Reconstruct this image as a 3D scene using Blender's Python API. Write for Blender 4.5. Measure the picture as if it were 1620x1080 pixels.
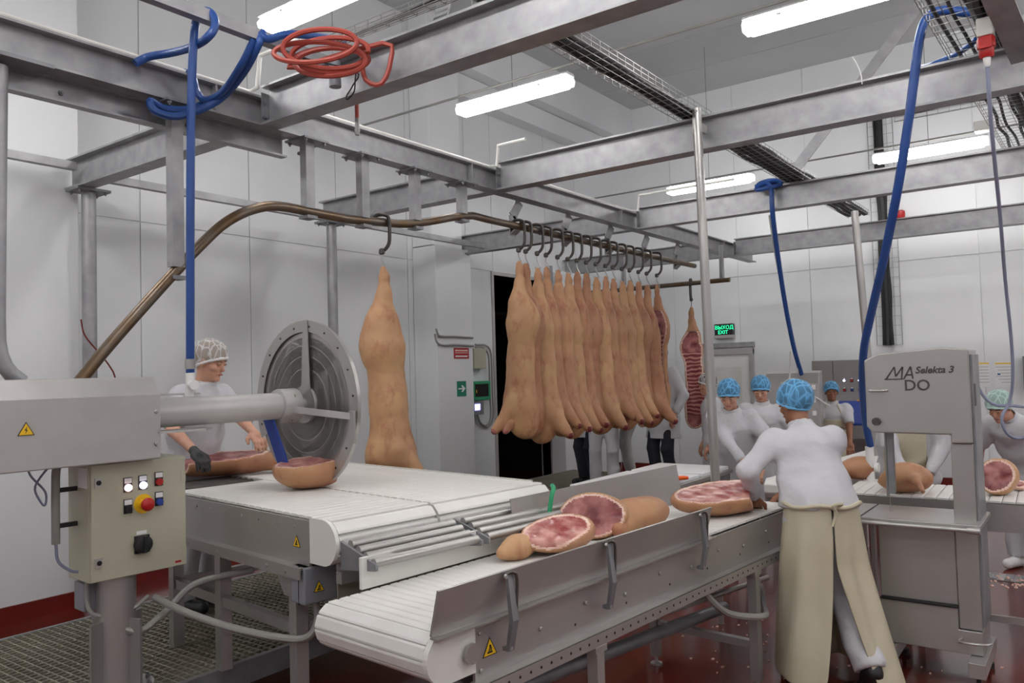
import bpy, bmesh, math, random
import numpy as np
from mathutils import Vector, Matrix
for o in list(bpy.data.objects): bpy.data.objects.remove(o)
SC = bpy.context.scene
COL = SC.collection
random.seed(7)
PI = math.pi
R = math.radians

# ---------------------------------------------------------------- camera
H = 1.75; FPX = 1263.5
YAW, PIT, ROL = R(36.19), R(2.254), R(1.610)
_f = np.array([math.cos(YAW)*math.cos(PIT), math.sin(YAW)*math.cos(PIT), math.sin(PIT)])
_r = np.array([math.sin(YAW), -math.cos(YAW), 0.0]); _d = np.cross(_f, _r)
_c, _s = math.cos(ROL), math.sin(ROL)
CM = np.array([_c*_r+_s*_d, -_s*_r+_c*_d, _f])
CP = np.array([0, 0, H])
cam = bpy.data.cameras.new('camera'); camo = bpy.data.objects.new('camera', cam); COL.objects.link(camo)
cam.sensor_width = 36; cam.lens = FPX/1620*36; cam.clip_start = 0.05; cam.clip_end = 100
m = Matrix.Identity(4)
for i in range(3):
    m[i][0] = CM[0][i]; m[i][1] = -CM[1][i]; m[i][2] = -CM[2][i]; m[i][3] = CP[i]
camo.matrix_world = m
SC.camera = camo
# a pixel gives a direction; the distance comes from a height or a wall plane
def ray(x, y): return CM.T @ np.array([(x-810)/FPX, (y-540)/FPX, 1.0])
def PZ(x, y, h): d = ray(x, y); return CP+d*((h-H)/d[2])
def PY(x, y, Y): d = ray(x, y); return CP+d*(Y/d[1])
def PX(x, y, X): d = ray(x, y); return CP+d*(X/d[0])
def PD(x, y, D): return CP+ray(x, y)*D

# ---------------------------------------------------------------- world and exposure
w = bpy.data.worlds.new('world'); SC.world = w; w.use_nodes = True
w.node_tree.nodes['Background'].inputs[0].default_value = (0.5, 0.55, 0.6, 1)
w.node_tree.nodes['Background'].inputs[1].default_value = 0.05
vs = SC.view_settings
vs.view_transform = 'Standard'; vs.look = 'None'; vs.gamma = 1; vs.use_curve_mapping = False
vs.exposure = 0.15
LAMP = 27.0          # emission strength of every fluorescent tube cover

# ---------------------------------------------------------------- helpers
def lin(h):
    h = h.lstrip('#'); v = [int(h[i:i+2], 16)/255 for i in (0, 2, 4)]
    return tuple(a/12.92 if a <= .04045 else ((a+.055)/1.055)**2.4 for a in v)+(1,)
MATS = {}
def mat(name, col, rough=.5, metal=0, col2=None, nscale=4, namt=1.0, bump=0, bscale=30, emit=None, es=1, alpha=None, stretch=None, detail=4, coat=0, sub=0, stain=None):
    mt = bpy.data.materials.new(name); mt.use_nodes = True; nt = mt.node_tree
    b = nt.nodes['Principled BSDF']
    b.inputs['Base Color'].default_value = lin(col); b.inputs['Roughness'].default_value = rough; b.inputs['Metallic'].default_value = metal
    if coat: b.inputs['Coat Weight'].default_value = coat; b.inputs['Coat Roughness'].default_value = .1
    if sub:
        b.inputs['Subsurface Weight'].default_value = sub; b.inputs['Subsurface Radius'].default_value = (.02, .008, .005); b.inputs['Subsurface Scale'].default_value = .5
    tc = nt.nodes.new('ShaderNodeTexCoord'); src = tc.outputs['Object']
    if stretch:
        mp = nt.nodes.new('ShaderNodeMapping'); mp.inputs['Scale'].default_value = stretch
        nt.links.new(src, mp.inputs[0]); src = mp.outputs[0]
    if col2:
        n = nt.nodes.new('ShaderNodeTexNoise'); n.inputs['Scale'].default_value = nscale; n.inputs['Detail'].default_value = detail
        nt.links.new(src, n.inputs['Vector'])
        r = nt.nodes.new('ShaderNodeValToRGB'); r.color_ramp.elements[0].position = .5-.22/namt; r.color_ramp.elements[1].position = .5+.22/namt
        r.color_ramp.elements[0].color = lin(col); r.color_ramp.elements[1].color = lin(col2)
        nt.links.new(n.outputs['Fac'], r.inputs[0]); nt.links.new(r.outputs[0], b.inputs['Base Color'])
    if bump:
        n2 = nt.nodes.new('ShaderNodeTexNoise'); n2.inputs['Scale'].default_value = bscale; n2.inputs['Detail'].default_value = 3
        nt.links.new(src, n2.inputs['Vector'])
        bp = nt.nodes.new('ShaderNodeBump'); bp.inputs['Strength'].default_value = bump; bp.inputs['Distance'].default_value = .01
        nt.links.new(n2.outputs['Fac'], bp.inputs['Height']); nt.links.new(bp.outputs[0], b.inputs['Normal'])
    if emit: b.inputs['Emission Color'].default_value = lin(emit); b.inputs['Emission Strength'].default_value = es
    if alpha is not None: b.inputs['Alpha'].default_value = alpha
    if stain:
        n3 = nt.nodes.new('ShaderNodeTexNoise'); n3.inputs['Scale'].default_value = 7; n3.inputs['Detail'].default_value = 6; n3.inputs['Roughness'].default_value = .65
        mp3 = nt.nodes.new('ShaderNodeMapping'); mp3.inputs['Scale'].default_value = (1.3, 1.3, .7); mp3.inputs['Location'].default_value = (3, 1, 2)
        nt.links.new(tc.outputs['Object'], mp3.inputs[0]); nt.links.new(mp3.outputs[0], n3.inputs['Vector'])
        r3 = nt.nodes.new('ShaderNodeValToRGB'); r3.color_ramp.elements[0].position = .5; r3.color_ramp.elements[0].color = (0,0,0,1); r3.color_ramp.elements[1].position = .68; r3.color_ramp.elements[1].color = (.75,)*3+(1,)
        mx = nt.nodes.new('ShaderNodeMix'); mx.data_type = 'RGBA'; nt.links.new(n3.outputs['Fac'], r3.inputs[0]); nt.links.new(r3.outputs[0], mx.inputs['Factor'])
        nt.links.new(r.outputs[0], mx.inputs['A']); mx.inputs['B'].default_value = lin(stain); nt.links.new(mx.outputs['Result'], b.inputs['Base Color'])
    MATS[name] = mt
    return mt
mat('wall', '#e6e8e9', .38, col2='#dee1e3', nscale=1.2)
mat('ceil', '#c2c4c4', .6, col2='#babdbe', nscale=1)
mat('base', '#7a1f17', .35, col2='#5e1812', nscale=3)
mat('floor', '#75261b', .16, col2='#461610', nscale=1.7, bump=.05, bscale=12, coat=.4, detail=6)
mat('galv', '#a6a6a7', .4, .35, col2='#8b8c8f', nscale=9, bump=.03, bscale=80)
mat('galvd', '#929396', .45, .4, col2='#7b7d81', nscale=7)
mat('steel', '#b3b1ae', .3, .65, col2='#a8a6a3', nscale=2)
mat('steelb', '#b0adaa', .36, .6, col2='#a5a29f', nscale=2)
mat('disc', '#b5b1ad', .38, .8, col2='#aaa6a2', nscale=3)
mat('alu', '#bdbbb9', .4, .3, col2='#b1afad', nscale=6)
mat('rail', '#77716a', .35, .75, col2='#6f5434', nscale=5)
mat('hook', '#5f5c58', .4, .7, col2='#4c4946', nscale=20)
mat('belt', '#e2e1de', .42, col2='#d8d6d1', nscale=6)
mat('plast', '#e4e4e0', .4, col2='#dad9d2', nscale=4)
mat('board', '#e9eaea', .4, col2='#dde0e2', nscale=9)
mat('box', '#b9b7a2', .45, col2='#b2b09b', nscale=3)
mat('greybox', '#83868c', .45)
mat('greytube', '#94948f', .5)
mat('white', '#e8e8e6', .4)
mat('black', '#141415', .45)
mat('rubber', '#1f1f21', .6)
mat('cable', '#1b1b1e', .5)
mat('blue', '#234c92', .4, col2='#1d4383', nscale=3)
mat('dblue', '#233f93', .45)
mat('redhose', '#a8463a', .5)
mat('redp', '#b51f1d', .35)
mat('yellow', '#f0c321', .45)
mat('green', '#0d7a63', .5)
mat('greenp', '#2c9c6c', .5)
mat('orange', '#f0641e', .4)
mat('redsign', '#a81f26', .5)
mat('wirecol', '#8c8c89', .4, .4)
mat('cord', '#8d93ab', .5)
mat('cordw', '#cfd0cc', .5)
mat('grat', '#a8a594', .4, .3, col2='#949180', nscale=3)
mat('skin', '#c0946a', .5, col2='#ab775a', nscale=5, namt=.9, bump=.1, bscale=14, sub=.05, stain='#96513c')
mat('skin2', '#c79f72', .5, col2='#b28260', nscale=4, namt=.9, bump=.1, bscale=14, sub=.05, stain='#9c5a42')
mat('skin3', '#b78a64', .5, col2='#a26c50', nscale=6, namt=.9, bump=.1, bscale=14, sub=.05, stain='#8d4534')
mat('meat', '#8f2f2e', .35, col2='#d9a598', nscale=11, namt=1.5, bump=.12, bscale=40, coat=.2)
mat('meatd', '#6d2429', .35, col2='#c07d76', nscale=10, namt=1.4, bump=.12, bscale=40, coat=.2)
mat('fat', '#e6cdbd', .45, col2='#dcae9f', nscale=18)
mat('cloth', '#cbcbcf', .8, col2='#c0c0c5', nscale=5, bump=.9, bscale=11)
mat('clothw', '#cfcfcd', .8, col2='#c3c3c0', nscale=5, bump=.9, bscale=11)
mat('apron', '#c9c2aa', .55, col2='#bab197', nscale=3, bump=.5, bscale=6)
mat('hskin', '#cc9c83', .5, col2='#c08d75', nscale=9, sub=.05)
mat('hskind', '#9c6a4e', .5, col2='#8d5d44', nscale=9, sub=.05)
mat('hair', '#2c221d', .6)
mat('hairb', '#8a7258', .6)
mat('glove', '#3b3a3c', .7)
mat('navy', '#20222c', .8)
mat('lip', '#a5605a', .5)
mat('eye', '#1d1714', .3)
mat('paper', '#e9eaea', .7)
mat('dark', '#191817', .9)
mat('lamp', '#ffffff', .4, emit='#fdfaf9', es=LAMP)
mat('lampend', '#cfdadb', .3, emit='#dff3f5', es=1.2)
mat('ledw', '#ffffff', .4, emit='#dcdcff', es=4)
mat('ledr', '#ffb0a8', .4, emit='#ffd0d0', es=3)
mat('exit', '#2fffb0', .4, emit='#2fffb0', es=1.3)
mat('lcd', '#9a9aff', .4, emit='#9d9dff', es=2.5)
# the hair nets: crinkled thin gauze, partly see-through
def netmat(name, col, a0, a1):
    mt = mat(name, col, .7); nt = mt.node_tree; b = nt.nodes['Principled BSDF']
    tc = [n for n in nt.nodes if n.type == 'TEX_COORD'][0]
    n = nt.nodes.new('ShaderNodeTexVoronoi'); n.feature = 'DISTANCE_TO_EDGE'; n.inputs['Scale'].default_value = 26
    mp = nt.nodes.new('ShaderNodeMapping'); mp.inputs['Scale'].default_value = (1, 1, .4); nt.links.new(tc.outputs['Object'], mp.inputs[0]); nt.links.new(mp.outputs[0], n.inputs['Vector'])
    r = nt.nodes.new('ShaderNodeValToRGB'); r.color_ramp.elements[0].color = (a1,)*3+(1,); r.color_ramp.elements[1].color = (a0,)*3+(1,); r.color_ramp.elements[1].position = .12
    nt.links.new(n.outputs['Distance'], r.inputs[0]); nt.links.new(r.outputs[0], b.inputs['Alpha'])
ribm = mat('ribs', '#8c3236', .35, bump=.1, bscale=40); _nt = ribm.node_tree
_w = _nt.nodes.new('ShaderNodeTexWave'); _w.bands_direction = 'Z'; _w.inputs['Scale'].default_value = 6; _w.inputs['Distortion'].default_value = 5
_r = _nt.nodes.new('ShaderNodeValToRGB'); _r.color_ramp.elements[0].color = lin('#7e2a2f'); _r.color_ramp.elements[0].position = .45; _r.color_ramp.elements[1].color = lin('#c08478'); _r.color_ramp.elements[1].position = .75
_nt.links.new([n for n in _nt.nodes if n.type == 'TEX_COORD'][0].outputs['Object'], _w.inputs['Vector']); _nt.links.new(_w.outputs['Fac'], _r.inputs[0]); _nt.links.new(_r.outputs[0], _nt.nodes['Principled BSDF'].inputs['Base Color'])
netmat('net', '#6cb6ea', .42, .9); netmat('netw', '#e3e3e3', .3, .7); netmat('netg', '#b7d5cc', .6, .95)
mat('netband', '#74bff0', .7); mat('netbandw', '#e9e9ea', .7); mat('netbandg', '#bcd8d0', .7)

class MB:
    def __init__(s): s.v = []; s.f = []; s.mi = []; s.cur = 0
    def add(s, vs, fs):
        k = len(s.v); s.v += [tuple(float(a) for a in p) for p in vs]
        for f in fs: s.f.append(tuple(i+k for i in f)); s.mi.append(s.cur)
        return s
    def box(s, x0, x1, y0, y1, z0, z1):
        return s.add([(x0,y0,z0),(x1,y0,z0),(x1,y1,z0),(x0,y1,z0),(x0,y0,z1),(x1,y0,z1),(x1,y1,z1),(x0,y1,z1)],
                     [(0,3,2,1),(4,5,6,7),(0,1,5,4),(1,2,6,5),(2,3,7,6),(3,0,4,7)])
    def bar(s, p, q, w, h, up=(0,0,1)):          # rectangular bar from p to q
        p, q, up = Vector(p), Vector(q), Vector(up); d = (q-p).normalized()
        a = d.cross(up)
        if a.length < 1e-4: a = d.cross(Vector((1,0,0)))
        a.normalize(); b = a.cross(d).normalized(); a *= w/2; b *= h/2
        vs = [p-a-b, p+a-b, p+a+b, p-a+b, q-a-b, q+a-b, q+a+b, q-a+b]
        return s.add(vs, [(0,1,2,3),(7,6,5,4),(1,0,4,5),(2,1,5,6),(3,2,6,7),(0,3,7,4)])
    def prism(s, poly, axis, a0, a1):            # 2d outline pushed along an axis: x -> (y,z), y -> (x,z), z -> (x,y)
        def P(u, v, a): return {'x': (a,u,v), 'y': (u,a,v), 'z': (u,v,a)}[axis]
        n = len(poly); vs = [P(u,v,a0) for u,v in poly]+[P(u,v,a1) for u,v in poly]
        ar = sum(poly[i][0]*poly[(i+1)%n][1]-poly[(i+1)%n][0]*poly[i][1] for i in range(n))
        if axis == 'y': ar = -ar
        fs = [tuple(range(n))[::-1], tuple(range(n, 2*n))]+[(i, (i+1)%n, (i+1)%n+n, i+n) for i in range(n)]
        if ar < 0: fs = [f[::-1] for f in fs]
        if a1 < a0: fs = [f[::-1] for f in fs]
        return s.add(vs, fs)
    def tube(s, pts, r, n=10, cap=True, flat=1.0):
        pts = [Vector(tuple(p)) for p in pts]; m = len(pts); rs = r if hasattr(r, '__len__') else [r]*m
        t0 = (pts[1]-pts[0]).normalized(); a = t0.cross(Vector((0,0,1)))
        if a.length < 1e-3: a = t0.cross(Vector((1,0,0)))
        a.normalize(); vs = []; tp = t0
        for i in range(m):
            t = (pts[min(i+1,m-1)]-pts[max(i-1,0)]).normalized()
            q = tp.rotation_difference(t); a = (q @ a); a = (a-t*a.dot(t)).normalized(); b = t.cross(a); tp = t
            for k in range(n):
                c = 2*PI*k/n; vs.append(pts[i]+(a*math.cos(c)+b*math.sin(c)*flat)*rs[i])
        fs = [(i*n+k, i*n+(k+1)%n, (i+1)*n+(k+1)%n, (i+1)*n+k) for i in range(m-1) for k in range(n)]
        if cap: fs += [tuple(range(n))[::-1], tuple(range((m-1)*n, m*n))]
        return s.add(vs, fs)
    def cyl(s, p, q, r, n=16, r2=None): return s.tube([p, q], [r, r if r2 is None else r2], n)
    def lathe(s, prof, axis='z', n=32, c=(0,0,0)):   # profile (radius, along axis)
        vs = []
        for (r, a) in prof:
            for k in range(n):
                t = 2*PI*k/n; u, v = r*math.cos(t), r*math.sin(t)
                p = {'z': (u,v,a), 'x': (a,u,v), 'y': (v,a,u)}[axis]
                vs.append((p[0]+c[0], p[1]+c[1], p[2]+c[2]))
        m = len(prof)
        return s.add(vs, [(i*n+k, i*n+(k+1)%n, (i+1)*n+(k+1)%n, (i+1)*n+k) for i in range(m-1) for k in range(n)]+[tuple(range(n))[::-1], tuple(range((m-1)*n, m*n))])
    def mesh(s, name, mats, smooth=False):
        me = bpy.data.meshes.new(name); me.from_pydata(s.v, [], s.f)
        for k in (mats if isinstance(mats, (list, tuple)) else [mats]): me.materials.append(MATS[k])
        if any(s.mi): me.polygons.foreach_set('material_index', s.mi)
        if smooth: me.polygons.foreach_set('use_smooth', [True]*len(me.polygons)); me.set_sharp_from_angle(angle=R(40))
        me.update(); return me
def tag(o, label=None, cat=None, group=None, kind=None):
    if label: o['label'] = label
    if cat: o['category'] = cat
    if group: o['group'] = group
    if kind: o['kind'] = kind
    return o
def O(name, mb, mats, parent=None, label=None, cat=None, group=None, kind=None, smooth=False, bevel=0, loc=None):
    """one mesh object; a top-level mesh gets its origin at its own base"""
    if isinstance(mb, MB):
        if parent is None and loc is None:
            a = np.array(mb.v); c = [(a[:,0].min()+a[:,0].max())/2, (a[:,1].min()+a[:,1].max())/2, a[:,2].min()]
            mb.v = [tuple(p) for p in (a-np.array(c))]; loc = c
        me = mb.mesh(name, mats, smooth)
    else: me = mb
    o = bpy.data.objects.new(name, me); COL.objects.link(o)
    if parent: o.parent = parent
    if loc is not None: o.location = loc
    if bevel:
        b = o.modifiers.new('bevel', 'BEVEL'); b.width = bevel; b.segments = 2; b.limit_method = 'ANGLE'; b.angle_limit = R(50)
    return tag(o, label, cat, group, kind)
def T(name, label, cat, loc=(0,0,0), rz=0, group=None):
    o = bpy.data.objects.new(name, None); COL.objects.link(o); o.location = tuple(float(a) for a in loc); o.rotation_euler = (0, 0, rz)
    o.empty_display_size = .1
    return tag(o, label, cat, group)
def inst(name, me, parent, loc=(0,0,0), rot=(0,0,0), scale=(1,1,1)):
    o = bpy.data.objects.new(name, me); COL.objects.link(o); o.parent = parent; o.location = loc; o.rotation_euler = rot; o.scale = scale
    return o
def smoothpath(pts, n=8):
    P = [Vector(tuple(p)) for p in pts]; P = [2*P[0]-P[1]]+P+[2*P[-1]-P[-2]]; out = []
    for i in range(1, len(P)-2):
        a, b, c, d = P[i-1:i+3]
        for k in range(n):
            t = k/n; out.append(.5*((2*b)+(c-a)*t+(2*a-5*b+4*c-d)*t*t+(3*b-a-3*c+d)*t**3))
    return out+[P[-2]]
def text(body, size, mt, parent, M, name='lettering', shear=0, depth=.001, bold=0):
    cu = bpy.data.curves.new(name, 'FONT'); cu.body = body; cu.size = size; cu.extrude = depth; cu.shear = shear; cu.offset = bold; cu.resolution_u = 3
    t = bpy.data.objects.new(name, cu); COL.objects.link(t)
    dg = bpy.context.evaluated_depsgraph_get(); dg.update()
    me = bpy.data.meshes.new_from_object(t.evaluated_get(dg)); bpy.data.objects.remove(t)
    me.materials.clear(); me.materials.append(MATS[mt])
    o = bpy.data.objects.new(name, me); COL.objects.link(o); o.parent = parent; o.matrix_local = M
    return o
def basis(o, x, y):     # matrix with columns x, y, x cross y at o
    x, y = Vector(x).normalized(), Vector(y).normalized(); z = x.cross(y); M = Matrix.Identity(4)
    for i in range(3): M[i][0], M[i][1], M[i][2], M[i][3] = x[i], y[i], z[i], o[i]
    return M
def xf(mb, M):          # move the geometry collected so far
    mb.v = [tuple(M @ Vector(p)) for p in mb.v]; return mb
def warnsign(parent, M, size, kind='bolt'):
    """yellow warning triangle lying in the local xy plane of M"""
    s = size; tri = lambda k: [(-s*.5*k, -s*.29*k), (s*.5*k, -s*.29*k), (0, s*.577*k)]
    a = MB().prism(tri(1), 'z', 0, .0012); o = O('warning_sign', xf(a, M), 'black', parent, label='yellow triangular warning sticker')
    b = MB().prism(tri(.84), 'z', .0012, .0018); O('yellow_field', xf(b, M), 'yellow', o)
    c = MB()
    if kind == 'bolt': c.prism([(.06*s,.3*s),(-.1*s,.02*s),(0,.04*s),(-.06*s,-.2*s),(.1*s,.08*s),(.01*s,.06*s)], 'z', .0018, .0024)
    else:
        c.box(-.2*s, .16*s, -.16*s, -.08*s, .0018, .0024)
        for k in range(3): c.bar((-.12*s+k*.1*s, -.08*s, .0021), (-.02*s+k*.07*s, .1*s, .0021), .05*s, .0006)
        c.lathe([(.07*s, .0018), (.07*s, .0024)], 'z', 12, (.02*s, .16*s, 0))
    O('symbol', xf(c, M), 'black', o)
    return o

# ---------------------------------------------------------------- the hall
XF, YL, ZC = 12.6, 6.9, 6.35        # far wall, left wall, ceiling
XN, YR = -3.5, -5.5
O('floor', MB().box(XN-.1, XF+.1, YR-.1, YL+4.2, -.12, 0), 'floor', kind='structure', loc=(0,0,0))
dx0, dx1 = float(PY(783, 600, YL)[0]), float(PY(868, 600, YL)[0]); dz = 3.15
wl = MB(); wl.box(XN, dx0, YL, YL+.15, 0, ZC); wl.box(dx1, XF+.1, YL, YL+.15, 0, ZC); wl.box(dx0, dx1, YL, YL+.15, dz, ZC)
wall_left = O('wall_left', wl, 'wall', kind='structure', loc=(0,0,0))
wall_far = O('wall_far', MB().box(XF, XF+.15, YR, YL, 0, ZC), 'wall', kind='structure', loc=(0,0,0))
O('wall_right', MB().box(XN, XF, YR-.15, YR, 0, ZC), 'wall', kind='structure', loc=(0,0,0))
O('wall_near', MB().box(XN-.15, XN, YR, YL, 0, ZC), 'wall', kind='structure', loc=(0,0,0))
ceil = O('ceiling', MB().box(XN-.1, XF+.1, YR-.1, YL+.1, ZC, ZC+.15), 'ceil', kind='structure', loc=(0,0,0))
# insulated panels, each with its own joint
def panels(parent, spans, rows, mk, mtn, name='panel'):
    cache = {}
    for a0, a1 in spans:
        for z0, z1 in rows:
            key = (round(a1-a0, 3), round(z1-z0, 3))
            if key not in cache: cache[key] = mk(a1-a0, z1-z0).mesh(name, mtn)
            yield a0, z0, cache[key]
zj = 3.2
def cuts(a, b, step, start):
    c = [a]; k = start
    while k <= a+.2: k += step
    while k < b-.2: c.append(k); k += step
    return list(zip(c, c[1:]+[b]))
g = .006
mkx = lambda w_, h_: MB().box(g, w_-g, -.014, 0, g, h_-g)
for a0, z0, me in panels(wall_left, cuts(XN, dx0, 1.15, .35)+cuts(dx1, XF, 1.15, dx1+.9), [(.12, zj), (zj, ZC)], mkx, 'wall'): inst('panel', me, wall_left, (a0, YL, z0))
for a0, z0, me in panels(wall_left, [(dx0, dx1)], [(dz, ZC)], mkx, 'wall'): inst('panel', me, wall_left, (a0, YL, z0))
mky = lambda w_, h_: MB().box(-.014, 0, g, w_-g, g, h_-g)
for a0, z0, me in panels(wall_far, cuts(YR, YL, 1.13, 3.5-1.13*7), [(.12, zj), (zj, ZC)], mky, 'wall'): inst('panel', me, wall_far, (XF, a0, z0))
mkc = lambda w_, h_: MB().box(g, w_-g, YR, YL, -.012, 0)
for a0, z0, me in panels(ceil, cuts(XN, XF, 1.15, 0), [(0, 1)], mkc, 'ceil'): inst('panel', me, ceil, (a0, 0, ZC))
for n_, b in (('baseboard_left', (XN, dx0, YL-.02, YL, 0, .12)), ('baseboard_far', (XF-.02, XF, YR, YL-.03, 0, .12))):
    O(n_, MB().box(*b), 'base', kind='structure', loc=(0,0,0))
O('baseboard_left_end', MB().box(dx1, XF-.03, YL-.02, YL, 0, .12), 'base', kind='structure', loc=(0,0,0))
# pilasters and ledges on the left wall
def pil(n, x0, x1, y0, z0, z1, bb=True):
    p = O(n, MB().box(x0, x1, y0, YL-.021, z0, z1), 'wall', kind='structure', loc=(0,0,0), bevel=.01)
    if bb: O('skirting', MB().box(x0-.02, x1+.02, y0-.02, YL-.022, 0, .13), 'base', p)
pil('trim_1', 2.5, 3.12, 6.58, .0, ZC)
px0, px1 = float(PY(692, 550, 6.5)[0]), float(PY(748, 550, 6.5)[0])
pil('trim_2', px0, px1, 6.5, 0, 3.35)
pil('trim_3', px0, px1-.1, 6.55, 3.36, ZC, False)
O('trim_4', MB().box(px1-.09, XF-.02, 6.45, YL-.02, 5.75, ZC), 'wall', kind='structure', loc=(0,0,0))
O('trim_5', MB().box(px1-.09, XF-.02, 6.65, YL-.02, 5.45, 5.74), 'wall', kind='structure', loc=(0,0,0))
O('trim_6', MB().box(dx1, dx1+.62, 6.62, YL-.021, 0, 3.3), 'wall', kind='structure', loc=(0,0,0), bevel=.01)
# dark cold store behind the doorway
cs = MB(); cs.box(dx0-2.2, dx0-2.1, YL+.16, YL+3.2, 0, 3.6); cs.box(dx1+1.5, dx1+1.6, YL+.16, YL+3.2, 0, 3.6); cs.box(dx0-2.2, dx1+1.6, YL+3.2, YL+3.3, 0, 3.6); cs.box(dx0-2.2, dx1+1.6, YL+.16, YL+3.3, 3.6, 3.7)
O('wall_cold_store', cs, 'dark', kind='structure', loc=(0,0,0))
fr = MB(); fr.box(dx0-.05, dx0, YL-.03, YL+.17, 0, dz+.05); fr.box(dx1, dx1+.05, YL-.03, YL+.17, 0, dz+.05); fr.box(dx0, dx1, YL-.03, YL+.17, dz, dz+.05)
O('trim_7', fr, 'alu', kind='structure', loc=(0,0,0))
# door below the exit sign and the pale door beside the hung carcasses
ya, yb = float(PX(1196, 620, XF)[1]), float(PX(1118, 620, XF)[1])
d1 = O('door_1', MB().box(XF-.05, XF-.015, ya+.07, yb-.07, 0, 1.95), 'white', kind='structure', loc=(0,0,0))
dfm = MB(); dfm.box(XF-.07, XF-.015, ya, ya+.07, 0, 2.02); dfm.box(XF-.07, XF-.015, yb-.07, yb, 0, 2.02); dfm.box(XF-.08, XF-.015, ya, yb, 1.95, 2.05)
O('door_frame', dfm, 'alu', d1); O('door_window', MB().box(XF-.055, XF-.05, ya+.2, yb-.2, 1.2, 1.75), 'plast', d1)
O('door_head', MB().box(XF-.09, XF-.015, ya-.02, yb+.02, 2.06, 2.14), 'galv', d1)
da, db = dx1+.75, XF-.35
d2 = O('door_2', MB().box(da+.06, db-.06, YL-.06, YL-.018, 0, 2.5), 'wall', kind='structure', loc=(0,0,0))
dfm = MB(); dfm.box(da, da+.06, YL-.07, YL-.016, 0, 2.56); dfm.box(db-.06, db, YL-.07, YL-.016, 0, 2.56); dfm.box(da, db, YL-.07, YL-.016, 2.5, 2.56)
O('door_frame', dfm, 'alu', d2)
O('lock_rod', MB().cyl((da+.3, YL-.075, .35), (da+.3, YL-.075, 2.3), .012, 8), 'galv', d2, smooth=True)
hb = MB(); hb.box(da+.2, da+.4, YL-.11, YL-.06, 1.0, 1.06); O('door_handle', hb, 'black', d2)

# ---------------------------------------------------------------- fluorescent lamps
def lamp(x, y0, z, label, group='fluorescent lamps hung below the ceiling', L=1.27):
    t = T('ceiling_lamp', label, 'lamp', (x, y0, z), 0, group)
    O('housing', MB().prism([(-.075,.09),(.075,.09),(.05,.115),(-.05,.115)], 'y', -L/2, L/2), 'white', t)
    O('diffuser', MB().prism([(-.068,.089),(-.082,.05),(-.07,0),(-.03,-.02),(.03,-.02),(.07,0),(.082,.05),(.068,.089)], 'y', -L/2+.05, L/2-.05), 'lamp', t)
    for s in (-1, 1):
        O('end_cap', MB().prism([(-.05,.089),(-.078,.05),(-.06,0),(.06,0),(.078,.05),(.05,.089)], 'y', s*(L/2-.049), s*L/2), 'lampend', t)
        O('clip', MB().box(-.088, .088, s*.35-.015, s*.35+.015, .045, .06), 'alu', t)
    O('suspension_wire', MB().cyl((0, 0, .115), (0, 0, ZC-.014-z), .004, 6), 'galvd', t)
def lampmid(a, b, h):
    p, q = PZ(*a, h), PZ(*b, h); return (p+q)/2
p = lampmid((728,183), (903,135), 4.27); lamp(p[0], p[1], p[2], 'lit white fluorescent lamp hung above the row of carcasses')
p2_ = PZ(1175, 52, 4.27); lamp(p2_[0]+.05, p2_[1]-.635, 4.27, 'lit fluorescent lamp between cable tray and the big blue hose')
p = lampmid((1055,305), (1193,288), 4.3); lamp(p[0], p[1], p[2], 'lit fluorescent lamp above the end of the long carcass beam')
p = lampmid((1383,258), (1563,228), 4.3); lamp(p[0], p[1], p[2], 'lit fluorescent lamp before the white far wall panels')
q = PZ(415, 50, 4.27); lamp(q[0]+.03, q[1]-.635, 4.27, 'lit fluorescent lamp above the coiled blue and red hoses')
LG = 'fluorescent lamps over the rest of the hall'
for x_ in (-1.4, 1.6):
    for y_ in (5.3, 2.6, -.2, -3.0): lamp(x_, y_, 4.27, 'lit fluorescent lamp over the rest of the hall', LG)
for x_ in (3.6, 5.9, 8.3, 10.7):
    for y_ in (-1.6, -4.3): lamp(x_, y_, 4.27, 'lit fluorescent lamp over the rest of the hall', LG)
lamp(3.6, .9, 4.27, 'lit fluorescent lamp over the rest of the hall', LG)
for x_, n_ in ((float(p2_[0])+.02, 'thin lamp conduit running over the middle lamp row'), (float(PZ(1055,305,4.3)[0])+.1, 'thin lamp conduit running over the lamps near the far wall')):
    O('lamp_conduit', MB().cyl((x_, YR+.02, 4.43), (x_, YL-.03, 4.43), .012, 8), 'greytube', label=n_, cat='conduit', smooth=True)
O('junction_box', MB().box(*(lambda c: (c[0]-.08, c[0]+.08, c[1]-.1, c[1]+.1, 4.415, 4.53))(PX(1558, 212, float(PZ(1055,305,4.3)[0])+.1))), 'plast', label='small pale junction box on the conduit beside the far lamp', cat='junction box', bevel=.01)

# ---------------------------------------------------------------- galvanised steel frame
ZB = 3.3                              # underside of the beams
def isec(h, wd, tf, tw): return [(-wd/2,0),(wd/2,0),(wd/2,tf),(tw/2,tf),(tw/2,h-tf),(wd/2,h-tf),(wd/2,h),(-wd/2,h),(-wd/2,h-tf),(-tw/2,h-tf),(-tw/2,tf),(-wd/2,tf)]
YA = 4.1
def beam(name, axis, a0, a1, off, z, h, wd, label, cat='beam', group=None, mt='galv'):
    pl = [(u+off, v+z) for u, v in isec(h, wd, .014, .012)]
    return O(name, MB().prism(pl, axis, a0, a1), mt, label=label, cat=cat, group=group)
bolt_me = MB().lathe([(.013,0),(.013,.012),(.007,.012),(.007,.022)], 'z', 6).mesh('bolt', 'galvd')
bA = T('steel_beam', 'long galvanised beam carrying the carcass rail below it', 'beam', (0, YA, ZB))
O('web_and_flanges', MB().prism(isec(.18, .12, .012, .012), 'x', 1.0, 11.75), 'galv', bA)
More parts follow.
